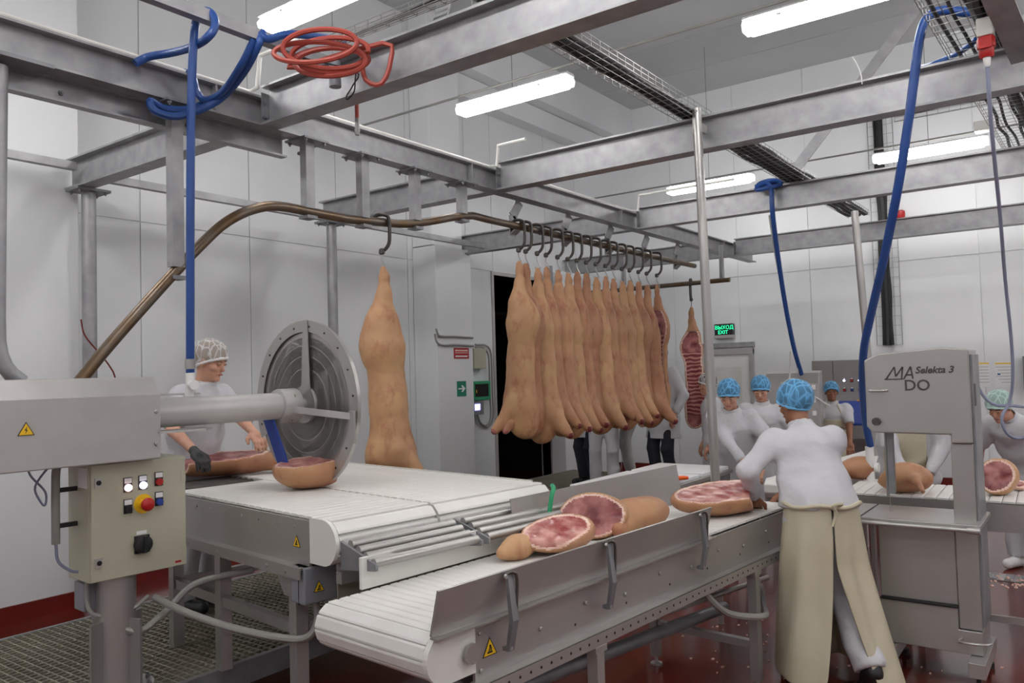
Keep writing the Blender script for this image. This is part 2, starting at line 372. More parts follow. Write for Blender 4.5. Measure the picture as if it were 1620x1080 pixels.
stf = MB().box(-.006, .006, -.055, -.007, .012, .168).mesh('stiffener', 'galv')
for x_ in (2.7, 5.05, 7.6, 10.5): inst('stiffener', stf, bA, (x_, 0, 0))
XB = (3.06, 5.42, 7.98, 10.9)
YB1 = (6.55, 6.3, 6.87, 6.87)
labs = ['thick galvanised cross beam under the red hose coil', 'galvanised cross beam that the polished steel pole meets', 'galvanised cross beam between the two black cable tray ends', 'thin far galvanised cross beam before the white far wall']
for i, x_ in enumerate(XB):
    t = T('cross_beam', labs[i], 'beam', (x_, 0, ZB), 0, 'cross beams of the frame')
    gap = .008
    O('web_and_flanges', MB().prism(isec(.24, .13, .014, .012), 'y', -5.3, YA-.06-gap), 'galv', t)
    O('web_and_flanges', MB().prism(isec(.24, .13, .014, .012), 'y', YA+.06+gap, YB1[i]), 'galv', t)
    e = MB(); e.box(-.06, .06, YA-.066, YA-.0605, .0, .2); O('end_plate', e, 'galvd', t)
    for s in (-1, 1):
        for zz in (.05, .14): inst('bolt', bolt_me, t, (s*.04, YA-.066, zz), (R(90), 0, 0))
# columns under the beam ends
def column(x, y, z1, r, label, z0=0.0):
    t = T('steel_column', label, 'column', (x, y, z0), 0, 'round galvanised columns of the frame')
    O('pipe', MB().cyl((0,0,0), (0,0,z1-z0-.02), r, 20), 'galv', t, smooth=True)
    O('cap_plate', MB().box(-.13, .13, -.1, .1, z1-z0-.02, z1-z0), 'galvd', t)
    for sx in (-1, 1):
        for sy in (-1, 1): inst('bolt', bolt_me, t, (sx*.1, sy*.07, z1-z0-.02), (PI, 0, 0))
column(XB[0]+.06, 6.42, ZB, .054, 'round galvanised column against the white wall pilaster')
column(XB[1]-.08, 6.1, ZB, .048, 'round galvanised column rising behind the big disc')
cp = T('support_pipe', 'round galvanised pipe hung from the near end of the long beam', 'pipe', (float(PY(0, 100, YA)[0]), YA, float(PY(34, 604, YA)[2])))
O('pipe', MB().tube([tuple(Vector(tuple(PY(x, y, YA)))-cp.location) for x, y in ((-1,104),(-3,300),(-5,500),(-4,540),(0,562),(8,580),(18,592),(34,604))], .036, 14), 'galv', cp, smooth=True)
O('cap_plate', MB().box(-.13, .2, -.1, .1, ZB-.02-cp.location.z, ZB-.001-cp.location.z), 'galvd', cp)
# lower channel under the near part of the long beam, wall ties
t = T('channel_beam', 'short galvanised channel hung just below the long beam', 'beam', (0, YA+.1, 0))
cz = float(PY(447, 235, YA+.1)[2])-.01
O('channel', MB().prism([(0,cz-.06),(-.06,cz-.06),(-.06,cz-.05),(-.01,cz-.05),(-.01,cz+.06),(-.06,cz+.06),(-.06,cz+.07),(0,cz+.07)], 'x', 1.2, float(PY(445,235,YA+.1)[0])), 'galv', t)
for x_ in (1.9, 2.6, 3.4): inst('bolt', bolt_me, t, (x_, -.011, cz), (R(90), 0, 0))
O('hanger', MB().box(2.5, 2.6, -.06, 0, cz+.07, ZB-.001), 'galvd', t)
a_ = PY(5, 238, 6.35); b_ = PY(175, 268, 6.35)
O('tie_tube', MB().bar((1.2, 6.35, a_[2]-.02), (XB[0]-.075, 6.35, a_[2]-.02), .06, .06), 'galv', label='square galvanised tie tube leading to the column by the pilaster', cat='tube')
O('tie_tube', MB().bar((XB[0]+.075, 6.2, 3.36), (XB[1]-.075, 6.2, 3.36), .06, .06), 'galv', label='square galvanised tie tube between the two round columns', cat='tube')
O('tie_tube', MB().bar((XB[1]+.075, 6.2, 3.36), (XB[2]-.075, 6.2, 3.36), .06, .06), 'galv', label='square galvanised tie tube behind the white wall pillar', cat='tube')
tb0, tb1 = PZ(185, -4, 3.6), PZ(590, 128, 3.6); ty = 3.52
O('square_tube', MB().bar((tb0[0]-1.2, ty, 3.575), (3.3, ty, 3.575), .055, .06), 'galv', label='square galvanised tube over the beams holding coiled blue hose', cat='tube')
# diagonal flat hangers up to the ceiling
def strip(p, q, label, w_=.1): O('diagonal_hanger', MB().bar(p, q, .012, w_, up=(0,1,0)), 'galv', label=label, cat='hanger')
hx = XB[2]
s0, s1 = PX(1240, 268, hx), PX(1470, -12, hx); s0[2] = ZB+.25
strip(tuple(s0), tuple(s1+(s1-s0)*.55), 'flat diagonal steel hanger rising to the ceiling behind a lamp')
q0 = PX(1622, 120, XB[1]-.1); q1 = PX(1565, -20, XB[1]-.9)
strip((XB[1]-.1, q0[1], ZB+.13), tuple(q1+(q1-q0)*1.2), 'broad diagonal steel hanger beside the red power plug', .13)
q0 = PX(690, 30, XB[0]); strip((XB[0]+.02, q0[1], ZB+.245), (XB[0]+.02, q0[1]-.9, ZC-.02), 'flat steel hanger on the thick cross beam', .09)

# ---------------------------------------------------------------- carcass rail with its hanging posts
rl = [(112,620),(135,592),(165,555),(215,498),(275,432),(325,380),(360,350),(400,331),(440,326),(500,337),(555,347),(600,351),(640,354),(680,350),(720,343),(748,341)]
rp = [PY(x, y, YA) for x, y in rl]; ZR = 3.05
for q in rp: q[2] = max(q[2], .5)
pts = smoothpath([tuple(q) for q in rp], 4)+[Vector((x_, YA, ZR)) for x_ in (5.3, 6.5, 8, 9.6)]
rt = T('carcass_rail', 'bent tubular carcass rail sloping down behind the saw arm', 'rail', (rp[0][0], YA, 0))
def rel(P, t): return [tuple(Vector(tuple(p))-t.location) for p in P]
O('rail_tube', MB().tube(rel(pts, rt), .031, 12), 'rail', rt, smooth=True)
def railz(x):
    for a, b in zip(pts, pts[1:]):
        if a.x <= x <= b.x: return a.z+(b.z-a.z)*(x-a.x)/max(b.x-a.x, 1e-6)
    return ZR
for x_px in (277, 487, 574, 656, 730):
    x_ = float(PY(x_px, 300, YA)[0]); zz = railz(x_)
    o = MB().box(x_-.035, x_+.035, YA-.03, YA+.03, zz+.02, ZB-.014); hp = O('hanger_post', xf(o, Matrix.Translation(-rt.location)), 'galv', rt)
    o = MB().box(x_-.1, x_+.1, YA-.1, YA+.1, ZB-.014, ZB-.001); O('top_plate', xf(o, Matrix.Translation(-rt.location)), 'galvd', rt)
    for sx in (-1, 1):
        for sy in (-1, 1): inst('bolt', bolt_me, rt, tuple(Vector((x_+sx*.075, YA+sy*.08, ZB-.014))-rt.location), (PI, 0, 0))
    O('clamp', xf(MB().box(x_-.04, x_+.04, YA-.045, YA+.045, zz-.05, zz-.03), Matrix.Translation(-rt.location)), 'galvd', rt)
for x_ in (5.75, 6.6, 7.45, 8.3, 9.15):
    o = MB().bar((x_+.1, YA+.05, ZB-.004), (x_-.02, YA+.05, ZR+.09), .012, .1, up=(1,0,0)); o.bar((x_-.02, YA+.05, ZR+.1), (x_-.02, YA+.05, ZR-.08), .012, .09, up=(1,0,0)); o.bar((x_-.02, YA+.05, ZR-.07), (x_-.02, YA, ZR-.035), .09, .01, up=(0,0,1))
    O('rail_bracket', xf(o, Matrix.Translation(-rt.location)), 'galv', rt)
# second rail running across, behind
XR2 = 9.75
r2 = T('carcass_rail', 'straight carcass rail crossing behind the hanging row', 'rail', (XR2, 5, 2.85))
O('rail_tube', MB().cyl((0, -1.3, 0), (0, 1.6, 0), .03, 12), 'rail', r2, smooth=True)
for y_ in (-1.2, .2, 1.4): O('rail_bracket', MB().box(-.03, .03, y_-.02, y_+.02, .02, ZB-2.85+.0), 'galv', r2)

# ---------------------------------------------------------------- cable trays
def tray(label, p0, p1, wdt, hgt, cables, up=(0,0,1), step=.1):
    p0, p1 = Vector(tuple(p0)), Vector(tuple(p1)); d = (p1-p0); L = d.length; d.normalize(); up = Vector(up); sd = d.cross(up).normalized()
    t = T('cable_tray', label, 'cable tray', p0)
    b = MB(); r_ = .0017
    cs_ = [(-wdt/2, hgt), (-wdt/2, hgt*.5), (-wdt/2, 0), (-wdt/4, 0), (0, 0), (wdt/4, 0), (wdt/2, 0), (wdt/2, hgt*.5), (wdt/2, hgt)]
    for u, v in cs_: b.bar(sd*u+up*v, sd*u+up*v+d*L, r_*2, r_*2, up)
    k = 0
    while k*step < L:
        o_ = d*(k*step); q = [o_+sd*u+up*v for u, v in (cs_[0], cs_[2], cs_[6], cs_[8])]
        for a, c in zip(q, q[1:]): b.bar(a, c, r_*2, r_*2, d)
        k += 1
    O('wire_basket', b, 'wirecol', t, kind='stuff')
    rnd = random.Random(len(label))
    for (u, v, rr) in cables:
        n = max(3, int(L/.35)); P = []
        for i in range(n+1):
            P.append(sd*(u+rnd.uniform(-.015, .015))+up*(v+rnd.uniform(0, .012))+d*(L*i/n))
        O('cable', MB().tube(smoothpath(P, 3), rr, 7), 'cable', t, smooth=True)
    return t
zt = ZB+.245
tray('wire cable tray crossing the frame beside the long lamp', (3.0, 2.28, zt), (5.7, 2.28, zt), .2, .06, [(-.06,.015,.014),(-.03,.015,.012),(0,.015,.016),(.05,.014,.012),(.02,.035,.012)])
tray('wire cable tray full of black cables near the far beams', (5.72, 2.28, zt), (10.4, 2.28, zt), .24, .06, [(-.11,.02,.02),(-.06,.02,.02),(-.01,.02,.022),(.05,.02,.02),(.1,.02,.018),(-.03,.05,.018),(.04,.05,.018)])
tray('wide wire cable tray above the red power plug', (4.1, .5, zt+.05), (8.6, .4, zt+.05), .36, .07, [(-.12,.02,.012),(-.06,.02,.01),(.06,.03,.035),(.12,.03,.03),(0,.05,.012)])
tray('narrow wire cable tray lying along the thick cross beam', (XB[0]-.08, 3.35, zt+.06), (XB[0]-.08, 1.4, zt+.06), .06, .045, [(-.01,.014,.01)])
tray('upright wire cable ladder on the far wall with a thick black cable bundle', (XF-.03, float(PX(1402,400,XF)[1]), 2.0), (XF-.03, float(PX(1402,400,XF)[1]), 5.4), .34, .03, [(-.02,.05,.045),(.03,.04,.03),(-.06,.04,.02)], up=(-1,0,0), step=.14)
tray('wire cable tray fixed high along the far wall', (XF-.03, float(PX(1402,400,XF)[1])-.2, 5.35), (XF-.03, -1.5, 5.35), .25, .04, [(-.02,.03,.03),(.04,.03,.02)], up=(-1,0,0), step=.14)

# ---------------------------------------------------------------- grating platform
ZP = .3
pf = T('grating_platform', 'raised steel grating walkway behind the cutting conveyors', 'platform', (0, 0, 0))
gr = MB()
def grate(x0, x1, y0, y1):
    k = 0
    while y0+k*.046 < y1: y_ = y0+k*.046; gr.box(x0, x1, y_-.0028, y_+.0028, ZP-.03, ZP); k += 1
    k = 0
    while x0+k*.046 < x1: x_ = x0+k*.046; gr.box(x_-.0028, x_+.0028, y0, y1, ZP-.02, ZP-.001); k += 1
for b in ((.9, 10.1, 3.66, 5.15), (5.6, 10.1, 5.18, 6.3)):
    grate(*b)
    O('edge_beam', MB().box(b[0], b[1], b[2]-.03, b[2]-.003, ZP-.12, ZP), 'galvd', pf); O('edge_beam', MB().box(b[0], b[1], b[3]+.003, b[3]+.03, ZP-.12, ZP), 'galvd', pf)
    for x_ in np.arange(b[0]+.1, b[1], 1.6):
        O('support_leg', MB().box(x_-.03, x_+.03, b[2]+.05, b[2]+.11, 0, ZP-.032), 'galvd', pf); O('support_leg', MB().box(x_-.03, x_+.03, b[3]-.11, b[3]-.05, 0, ZP-.032), 'galvd', pf)
O('grating_mesh', gr, 'grat', pf, kind='stuff')

# ---------------------------------------------------------------- belts made of single modules
def belt_path(a0, a1, zt, zb, pitch):
    """points (a, z, angle) round a belt loop along a; the ends are half circles"""
    r = (zt-zb)/2; zc = (zt+zb)/2; out = []
    L = a1-a0-2*r; n = int(L/pitch); s = a0+r
    for i in range(n+1): out.append((s+L*i/n, zt, 0))
    m_ = max(4, int(PI*r/pitch))
    for i in range(1, m_): t = PI*i/m_; out.append((a1-r+r*math.sin(t), zc+r*math.cos(t), t))
    for i in range(n+1): out.append((a1-r-L*i/n, zb, PI))
    for i in range(1, m_): t = PI+PI*i/m_; out.append((a0+r+r*math.sin(t), zc+r*math.cos(t), t))
    return out
def belt(parent, axis, a0, a1, b0, b1, zt, zb, pitch):
    """modules: slats lying across; axis x: belt runs along x and slats lie along y"""
    wv = (b1-b0)/2; hp = pitch*.475
    s = MB().prism([(-hp, -.012), (hp, -.012), (hp, -.003), (hp*.7, 0), (-hp*.7, 0), (-hp, -.003)], 'y' if axis == 'x' else 'x', -wv, wv).mesh('belt_module', 'belt')
    for a, z, t in belt_path(a0, a1, zt, zb, pitch):
        if axis == 'x': inst('belt_module', s, parent, (a, (b0+b1)/2, z), (0, t, 0))
        else: inst('belt_module', s, parent, ((b0+b1)/2, a, z), (-t, 0, 0))
    r = (zt-zb)/2-.014; zc = (zt+zb)/2
    for e in (a0+(zt-zb)/2, a1-(zt-zb)/2):
        c = MB(); c.cyl((e, b0, zc), (e, b1, zc), r, 20) if axis == 'x' else c.cyl((b0, e, zc), (b1, e, zc), r, 20)
        O('drum', c, 'plast', parent, smooth=True)
screw = MB().lathe([(.009,0),(.009,.006),(.006,.009)], 'y', 8).mesh('screw', 'steel')
hole = MB().lathe([(.006,0),(.006,.001)], 'y', 6).mesh('hole', 'black')

# ---------------------------------------------------------------- long discharge conveyor (near)
RZ2 = R(-5); HB = .9; W2 = .62
c2 = T('belt_conveyor', 'long white belt conveyor with low stainless side guards', 'conveyor', (2.12, 1.79, 0), RZ2)
L2 = 2.95
belt(c2, 'x', -.18, L2, .012, W2-.012, HB, HB-.17, .05)
ZF = HB-.21
for nm, y0, y1, s in (('side_frame', -.006, .006, -1), ('side_frame', W2-.006, W2+.006, 1)):
    b = MB(); b.box(.045, L2+.05, y0, y1, ZF, HB-.018)
    b.box(.03, L2+.05, y0 if s > 0 else y0-.05, y1+.05 if s > 0 else y1, ZF-.008, ZF)
    sf = O(nm, b, 'steelb', c2)
    if s < 0:
        b = MB(); b.box(.03, L2+.05, -.058, -.05, ZF-.05, ZF); O('holed_flange', b, 'steel', c2)
        for k in range(46): inst('hole', hole, c2, (.16+k*.06, -.059, ZF-.025), (0, 0, 0))
        for k in range(9): inst('screw', screw, c2, (.4+k*.29, -.008, ZF+.09+(.03 if k % 2 else 0)), (R(180), 0, 0))
        for k in range(6): inst('hole', hole, c2, (.62+k*.37, -.0075, ZF+.05))
cap = MB(); n = 18; rr = .088
poly = [(-.095+rr*math.cos(PI/2+PI*k/n), HB-.088+rr*math.sin(PI/2+PI*k/n)) for k in range(n+1)]+[(.043, HB-.176), (.043, HB)]
cap.prism(poly, 'y', -.012, .01); O('end_cheek', cap, 'plast', c2, label='rounded white plastic end cheek')
O('bearing', MB().lathe([(.035,0),(.035,.012),(.02,.012),(.02,.02)], 'y', 20, (.01, -.034, HB-.1)), 'steel', c2, smooth=True)
inst('screw', screw, c2, (.07, -.008, HB-.05), (R(180), 0, 0)); inst('screw', screw, c2, (.07, -.008, ZF+.03), (R(180), 0, 0))
warnsign(c2, basis((.12, -.0065, HB-.12), (1,0,0), (0,0,1)), .075, 'hand')
# near guard: thin angled plate, three clamps
gp = MB(); g0, g1 = -.16, 1.72
gp.prism([(-.012, HB-.005), (-.05, HB+.15), (-.042, HB+.152), (-.002, HB-.003)], 'x', g0, g1)
gp.box(g0, g1+.05, -.045, -.004, HB-.012, HB-.006)
O('side_guard', gp, 'steelb', c2, label='near stainless side guard plate')
for a in (.16, .78, 1.58):
    k = MB(); k.prism([(-.052, HB+.14), (-.065, HB+.14), (-.085, HB-.02), (-.06, HB-.13), (-.03, HB-.13), (-.03, HB-.115), (-.05, HB-.11), (-.066, HB-.02)], 'x', a, a+.03)
    o = O('guard_clamp', k, 'galvd', c2); O('wire_loop', MB().tube(smoothpath([(a+.03,-.075,HB-.0),(a+.038,-.075,HB+.12),(a+.02,-.07,HB+.145),(a-.005,-.06,HB+.14)], 4), .006, 6), 'hook', o, smooth=True)
    inst('screw', screw, c2, (a-.01, -.062, HB+.135), (R(180), 0, 0)); inst('screw', screw, c2, (a+.015, -.055, HB-.12), (R(180), 0, 0))
# far guards: low white strip, then tall stainless plate
O('side_guard', MB().box(.05, 1.25, W2-.004, W2+.012, HB+.005, HB+.13), 'plast', c2, label='low white plastic far guard strip')
O('side_guard', MB().prism([(W2, HB-.01), (W2+.005, HB-.01), (W2+.045, HB+.23), (W2+.04, HB+.23)], 'x', 1.0, 2.62), 'steelb', c2, label='tall stainless far guard plate')
O('plastic_hook', MB().tube(smoothpath([(1.22, W2-.02, HB+.1), (1.24, W2-.03, HB+.22), (1.27, W2-.02, HB+.25), (1.31, W2+.02, HB+.26)], 4), .012, 8), 'greenp', c2, smooth=True, label='green plastic hook')
# return side rollers and drive shaft, legs
for k in range(7): O('return_roller', MB().cyl((.35+k*.37, .03, ZF-.03), (.35+k*.37, W2-.03, ZF-.03), .03, 12), 'plast', c2, smooth=True)
for a in (.72, 2.2):
    for y_ in (-.03, W2-.02):
        l = O('leg', MB().box(a-.025, a+.025, y_-.025, y_+.025, .05, ZF-.05), 'steel', c2)
        O('levelling_foot', MB().lathe([(.035,0),(.035,.01),(.012,.02),(.012,.05)], 'z', 14, (a, y_, 0)), 'steel', l, smooth=True)
        O('leg_bracket', MB().box(a-.04, a+.04, y_-.03, y_+.03, ZF-.075, ZF-.05), 'steel', l)
    O('stretcher', MB().box(a-.02, a+.02, 0, W2-.05, .22, .26), 'steel', c2)
O('drain_pipe', MB().cyl((.3, .35, .42), (2.6, .35, .28), .035, 14), 'galvd', c2, smooth=True)
O('drip_tray', MB().prism([(.1,.6),(.3,.52),(.5,.6),(.5,.61),(.3,.53),(.1,.61)], 'x', .3, 2.6), 'galvd', c2)
O('conduit', MB().tube(smoothpath([(1.78,.1,.66),(1.8,.0,.55),(1.95,-.02,.46),(2.2,-.08,.4),(2.5,.05,.36),(2.9,.25,.36)], 6), .018, 8), 'greytube', c2, smooth=True, label='grey corrugated cable conduit')
O('tie_bar', MB().cyl((1.7,.2,.5), (2.9,.2,.42), .016, 10), 'steel', c2, smooth=True)

# ---------------------------------------------------------------- cutting conveyor with two belts
RZ1 = R(-7.5); H1 = 1.15
c1 = T('belt_conveyor', 'raised twin belt conveyor under the large cutting disc', 'conveyor', (2.27, 2.68, 0), RZ1)
WA, WB = .56, 1.36; D1 = 1.55
belt(c1, 'y', -.1, D1, .014, WA-.008, H1, H1-.19, .062)
belt(c1, 'y', -.1, 2.2, WA+.008, WB, H1, H1-.19, .062)
sp = MB(); sp.box(-.006, .008, .1, D1+.1, H1-.21, H1-.014); sp.box(-.05, .008, .1, D1+.1, H1-.218, H1-.21); sp.box(-.055, -.05, .1, D1+.1, H1-.26, H1-.21)
n = 18; rr = .097; O('end_cheek', MB().prism([(-.005+rr*math.cos(PI/2+PI*k/n), H1-.0965+rr*math.sin(PI/2+PI*k/n)) for k in range(n+1)]+[(.098, H1-.194), (.098, H1)], 'x', -.006, .012), 'plast', c1, label='rounded white plastic end cheek')
O('side_frame', sp, 'steelb', c1, label='dark stainless side panel of the conveyor')
O('side_frame', MB().box(WB+.004, WB+.016, -.0, 2.2, H1-.2, H1-.014), 'steelb', c1)
O('edge_strip', MB().box(WB+.004, WB+.02, .05, 2.2, H1-.013, H1+.004), 'plast', c1)
O('centre_beam', MB().box(WA-.006, WA+.006, .1, D1, H1-.24, H1-.03), 'steel', c1)
sx = MB().lathe([(.008,0),(.008,.005)], 'x', 8).mesh('screw', 'steel')
for k in range(9): inst('screw', sx, c1, (-.011, .22+k*.16, H1-.05)); inst('screw', sx, c1, (-.06, .22+k*.16, H1-.235))
warnsign(c1, basis((-.0075, .2, H1-.12), (0,-1,0), (0,0,1)), .06, 'hand')
for (x_, y_) in ((.02, .24), (.02, .95), (.02, 1.5), (WB-.03, .24), (WB-.03, 1.5)):
    O('leg', MB().box(x_-.03, x_+.03, y_-.03, y_+.03, .012 if y_ < .9 else ZP+.002, H1-.262 if x_ < 1 else H1-.205), 'steel', c1)
for x_ in (.02, WB-.03): O('stretcher', MB().box(x_-.02, x_+.02, .28, 1.46, .62, .67), 'steel', c1)
for y_ in (.24, 1.5): O('stretcher', MB().box(.06, WB-.07, y_-.02, y_+.02, .62, .67), 'steel', c1)
O('gusset', MB().prism([(.14,H1-.262),(.36,H1-.262),(.29,H1-.36),(.21,H1-.36)], 'x', -.02, -.012), 'steel', c1)
# infeed rollers behind the left belt
for k in range(5): O('infeed_roller', MB().cyl((.02, D1+.06+k*.07, H1-.03), (WA-.02, D1+.06+k*.07, H1-.03), .028, 12), 'hook', c1, smooth=True)
O('infeed_frame', MB().box(-.02, .015, D1+.02, D1+.4, H1-.1, H1-.01), 'steel', c1); O('infeed_frame', MB().box(WA-.018, WA-.003, D1+.02, D1+.4, H1-.1, H1-.01), 'steel', c1)
# roller tables at the front
for (a0, a1) in ((.03, .6), (.66, 1.36)):
    for k in range(4):
        zz = H1-.09-.018*k; yy = -.155-.052*k
        O('roller', MB().cyl((a0, yy, zz), (a1, yy, zz), .019, 14), 'steel', c1, smooth=True)
    for e in (a0-.012, a1):
        O('roller_bracket', MB().prism([(-.1,H1-.08),(-.34,H1-.145),(-.34,H1-.17),(-.3,H1-.175),(-.1,H1-.2)], 'x', e, e+.012), 'galvd', c1)
O('roller_beam', MB().box(.02, 1.37, -.1, -.06, H1-.26, H1-.21), 'steel', c1)
O('perforated_panel', MB().box(.03, 1.3, -.055, -.05, H1-.5, H1-.26), 'grat', c1)
for k in range(3): O('panel_post', MB().box(.15+k*.5, .2+k*.5, -.065, -.056, H1-.55, H1-.25), 'steel', c1)
# motor terminal box on the front leg and its conduits
jb = O('terminal_box', MB().box(-.04, .13, .09, .2, .78, .94), 'greybox', c1, bevel=.008, label='grey terminal box with a yellow warning triangle')
O('box_lid_seam', MB().box(-.042, .132, .135, .137, .778, .942), 'black', jb)
warnsign(c1, basis((.03, .0885, .845), (1,0,0), (0,0,1)), .055, 'hand')
O('conduit', MB().tube(smoothpath([(.05,.15,.78),(.05,.14,.68),(.0,.2,.61),(-.12,.5,.62),(-.25,.75,.68),(-.3,1.0,.72)], 6), .017, 9), 'greytube', c1, smooth=True, label='grey corrugated conduit')
O('conduit', MB().tube(smoothpath([(.12,.06,.75),(.13,.02,.9),(.11,.03,1.02),(.07,.06,1.06),(.03,.09,1.06)], 6), .014, 9), 'greytube', c1, smooth=True, label='grey corrugated conduit')
O('white_pipe', MB().tube(smoothpath([(.1,.05,.92),(.2,.02,.92),(.235,.02,.9),(.24,.02,.8),(.24,.02,.7)], 4), .02, 10), 'white', c1, smooth=True, label='white plastic drain pipe')

# ---------------------------------------------------------------- disc saw: column, arm, disc
RZS = R(-4)
dc = Vector((2.27, 2.68, 0))+Matrix.Rotation(RZ1, 3, 'Z') @ Vector((WA, 1.02, 0))
ZD = 1.605; RD = .455
sw = T('disc_saw', 'large circular disc saw on a horizontal arm and round column', 'saw', (dc.x, dc.y, 0), RZS)
ds = MB(); ds.lathe([(.06,-.004),(RD-.01,-.002),(RD,0),(RD-.01,.002),(.06,.004)], 'x', 96, (0,0,ZD)); dk = O('blade', ds, 'disc', sw, smooth=True, label='big polished cutting disc')
for r_ in (.2, .27, .33, .38): O('polish_ring', MB().lathe([(r_,-.0042),(r_+.002,-.0046),(r_+.004,-.0042)], 'x', 80, (0,0,ZD)), 'steel', dk, smooth=True)
# guard rim round the upper back half and its two arms
rim = MB(); n = 60; a0, a1 = R(-60), R(205)
for k in range(n):
    t0, t1 = a0+(a1-a0)*k/n, a0+(a1-a0)*(k+1)/n
    def q(r_, t, x): return (x, -r_*math.cos(t), ZD+r_*math.sin(t))
    ri, ro = RD-.045, RD+.02
    vs_ = [q(ri,t0,-.014), q(ro,t0,-.014), q(ro,t1,-.014), q(ri,t1,-.014), q(ro,t0,.008), q(ro,t1,.008)]
    rim.add(vs_, [(0,1,2,3), (1,4,5,2)])
ro_ = O('guard_rim', rim, 'steel', sw, label='narrow guard rim round the disc'); md = ro_.modifiers.new('s', 'SOLIDIFY'); md.thickness = .003
rv = MB().lathe([(.006,0),(.006,.004)], 'x', 8).mesh('rivet', 'hook')
for k in range(14): t_ = a0+(a1-a0)*(k+.5)/14; inst('rivet', rv, sw, (-.018, -(RD-.015)*math.cos(t_), ZD+(RD-.015)*math.sin(t_)))
O('guard_arm', MB().prism([(-.07,ZD+.02),(.02,ZD+.02),(-.01,ZD+RD+.02),(-.05,ZD+RD+.02)], 'x', -.02, -.016), 'steel', sw)
O('guard_arm', MB().bar((-.14,-.07,ZD-.02), (-.035,-RD-.005,ZD-.06), .012, .035), 'alu', sw)
O('guard_tip', MB().box(-.045, -.03, -RD-.02, -RD+.02, ZD-.2, ZD-.03), 'steel', sw)
O('hub_flange', MB().lathe([(.02,-.02),(.105,-.018),(.11,-.005),(.11,.0)], 'x', 40, (0,0,ZD)), 'steel', sw, smooth=True)
O('hub_shaft', MB().cyl((-.12,0,ZD), (-.01,0,ZD), .035, 24), 'steel', sw, smooth=True)
sh = O('arm_tube', MB().cyl((-.88,0,ZD-.0), (-.17,0,ZD-.0), .072, 32), 'alu', sw, smooth=True)
cr = MB(); cr.lathe([(.074,-.19),(.092,-.188),(.095,-.08),(.085,-.075)], 'x', 32, (0,0,ZD)); O('arm_collar', cr, 'alu', sw, smooth=True)
for k in range(4): inst('screw', sx, sw, (-.13, -.094*math.cos(.6+k*1.57), ZD+.094*math.sin(.6+k*1.57)))
O('splash_plate', MB().prism([(-.9,-.1),(-.66,-.1),(-.6,-.06),(-.6,.02),(-.9,.02)], 'z', ZD-.095, ZD-.085), 'alu', sw)
O('splash_plate', MB().prism([(-.9,.03),(-.66,.03),(-.6,.06),(-.6,.16),(-.9,.16)], 'z', ZD+.08, ZD+.09), 'alu', sw)
# housing: long box with a sloped shoulder
hs = MB(); hz = ZD-.21
hs.prism([(-.1,hz),(-.1,hz+.3),(-.03,hz+.385),(.2,hz+.385),(.27,hz+.3),(.27,hz)], 'x', -1.95, -.885)
hg = O('arm_housing', hs, 'alu', sw, bevel=.006, label='pale metal arm housing with a warning triangle')
warnsign(sw, basis((-1.46, -.1015, hz+.17), (1,0,0), (0,0,1)), .066, 'bolt')
for zz in (.07, .22): inst('screw', screw, sw, (-.91, -.101, hz+zz), (R(180),0,0))
O('column_tube', MB().cyl((-1.02,.08,ZP+.04), (-1.02,.08,hz-.001), .085, 28), 'steelb', sw, smooth=True)
O('base_drum', MB().lathe([(.165,0),(.165,ZP+.03),(.16,ZP+.04),(.05,ZP+.04)], 'z', 40, (-1.02,.08,0)), 'steel', sw, smooth=True)
for k in range(4):
    t_ = R(20+90*k); u = Vector((math.cos(t_), math.sin(t_), 0)); p = Vector((-1.02,.08,0))
    O('gusset', MB().bar(p+u*.11+Vector((0,0,ZP+.041)), p+u*.11+Vector((0,0,ZP+.36)), .012, .075, up=u), 'steel', sw)
for k in range(8): t_ = R(45*k); inst('bolt', bolt_me, sw, (-1.02+.145*math.cos(t_), .08+.145*math.sin(t_), ZP+.04))
O('guide_strip', MB().bar((-.14,-.02,H1+.06), (-.23,.04,H1+.42), .085, .012, up=(1,0,0)), 'dblue', sw, label='blue plastic guide strip beside the disc')
# hose fitting on the arm
O('hose_fitting', MB().tube(smoothpath([(-.685,.02,ZD+.06),(-.685,.0,ZD+.14),(-.685,-.0,ZD+.19)], 3), .022, 12), 'white', sw, smooth=True)
O('fitting_knob', MB().lathe([(.025,-.03),(.025,.0)], 'y', 16, (-.685,-.01,ZD+.13)), 'white', sw, smooth=True)

# ---------------------------------------------------------------- control cabinet
RZB = R(-4)
cb0 = PY(144, 925, 3.68)
cb = T('control_box', 'beige control box with push buttons and red emergency stop', 'control box', (float(cb0[0]), float(cb0[1]), float(cb0[2])), RZB)
cw, ch, cd = .45, .535, .25
O('body', MB().box(0, cw, .02, cd, 0, ch), 'box', cb, bevel=.006)
O('door', MB().box(.003, cw-.003, 0, .017, .004, ch-.004), 'box', cb, bevel=.004)
for zz in (.09, .45):
    lk = O('lock', MB().box(.018, .05, -.006, 0, zz-.022, zz+.022), 'alu', cb); O('keyhole', MB().lathe([(.011,-.009),(.011,-.006)], 'y', 16, (.034,0,zz)), 'black', lk)
for zz in (.07, .43): O('hinge', MB().box(cw-.028, cw-.004, -.002, 0, zz-.025, zz+.025), 'box', cb)
def button(x, z, capm, lit=False):
    b = O('push_button', MB().box(x-.019, x+.019, -.006, 0, z-.032, z+.034), 'black', cb)
    O('label_plate', MB().box(x-.017, x+.017, -.007, -.006, z+.008, z+.031), 'paper', b)
    O('button_cap', MB().lathe([(.016,-.016),(.017,-.012),(.017,-.006)], 'y', 20, (x,0,z-.013)), capm, b, smooth=True)
button(.165, .425, 'ledr'); button(.235, .428, 'ledw'); button(.312, .435, 'redp'); button(.165, .325, 'black'); button(.312, .34, 'dblue')
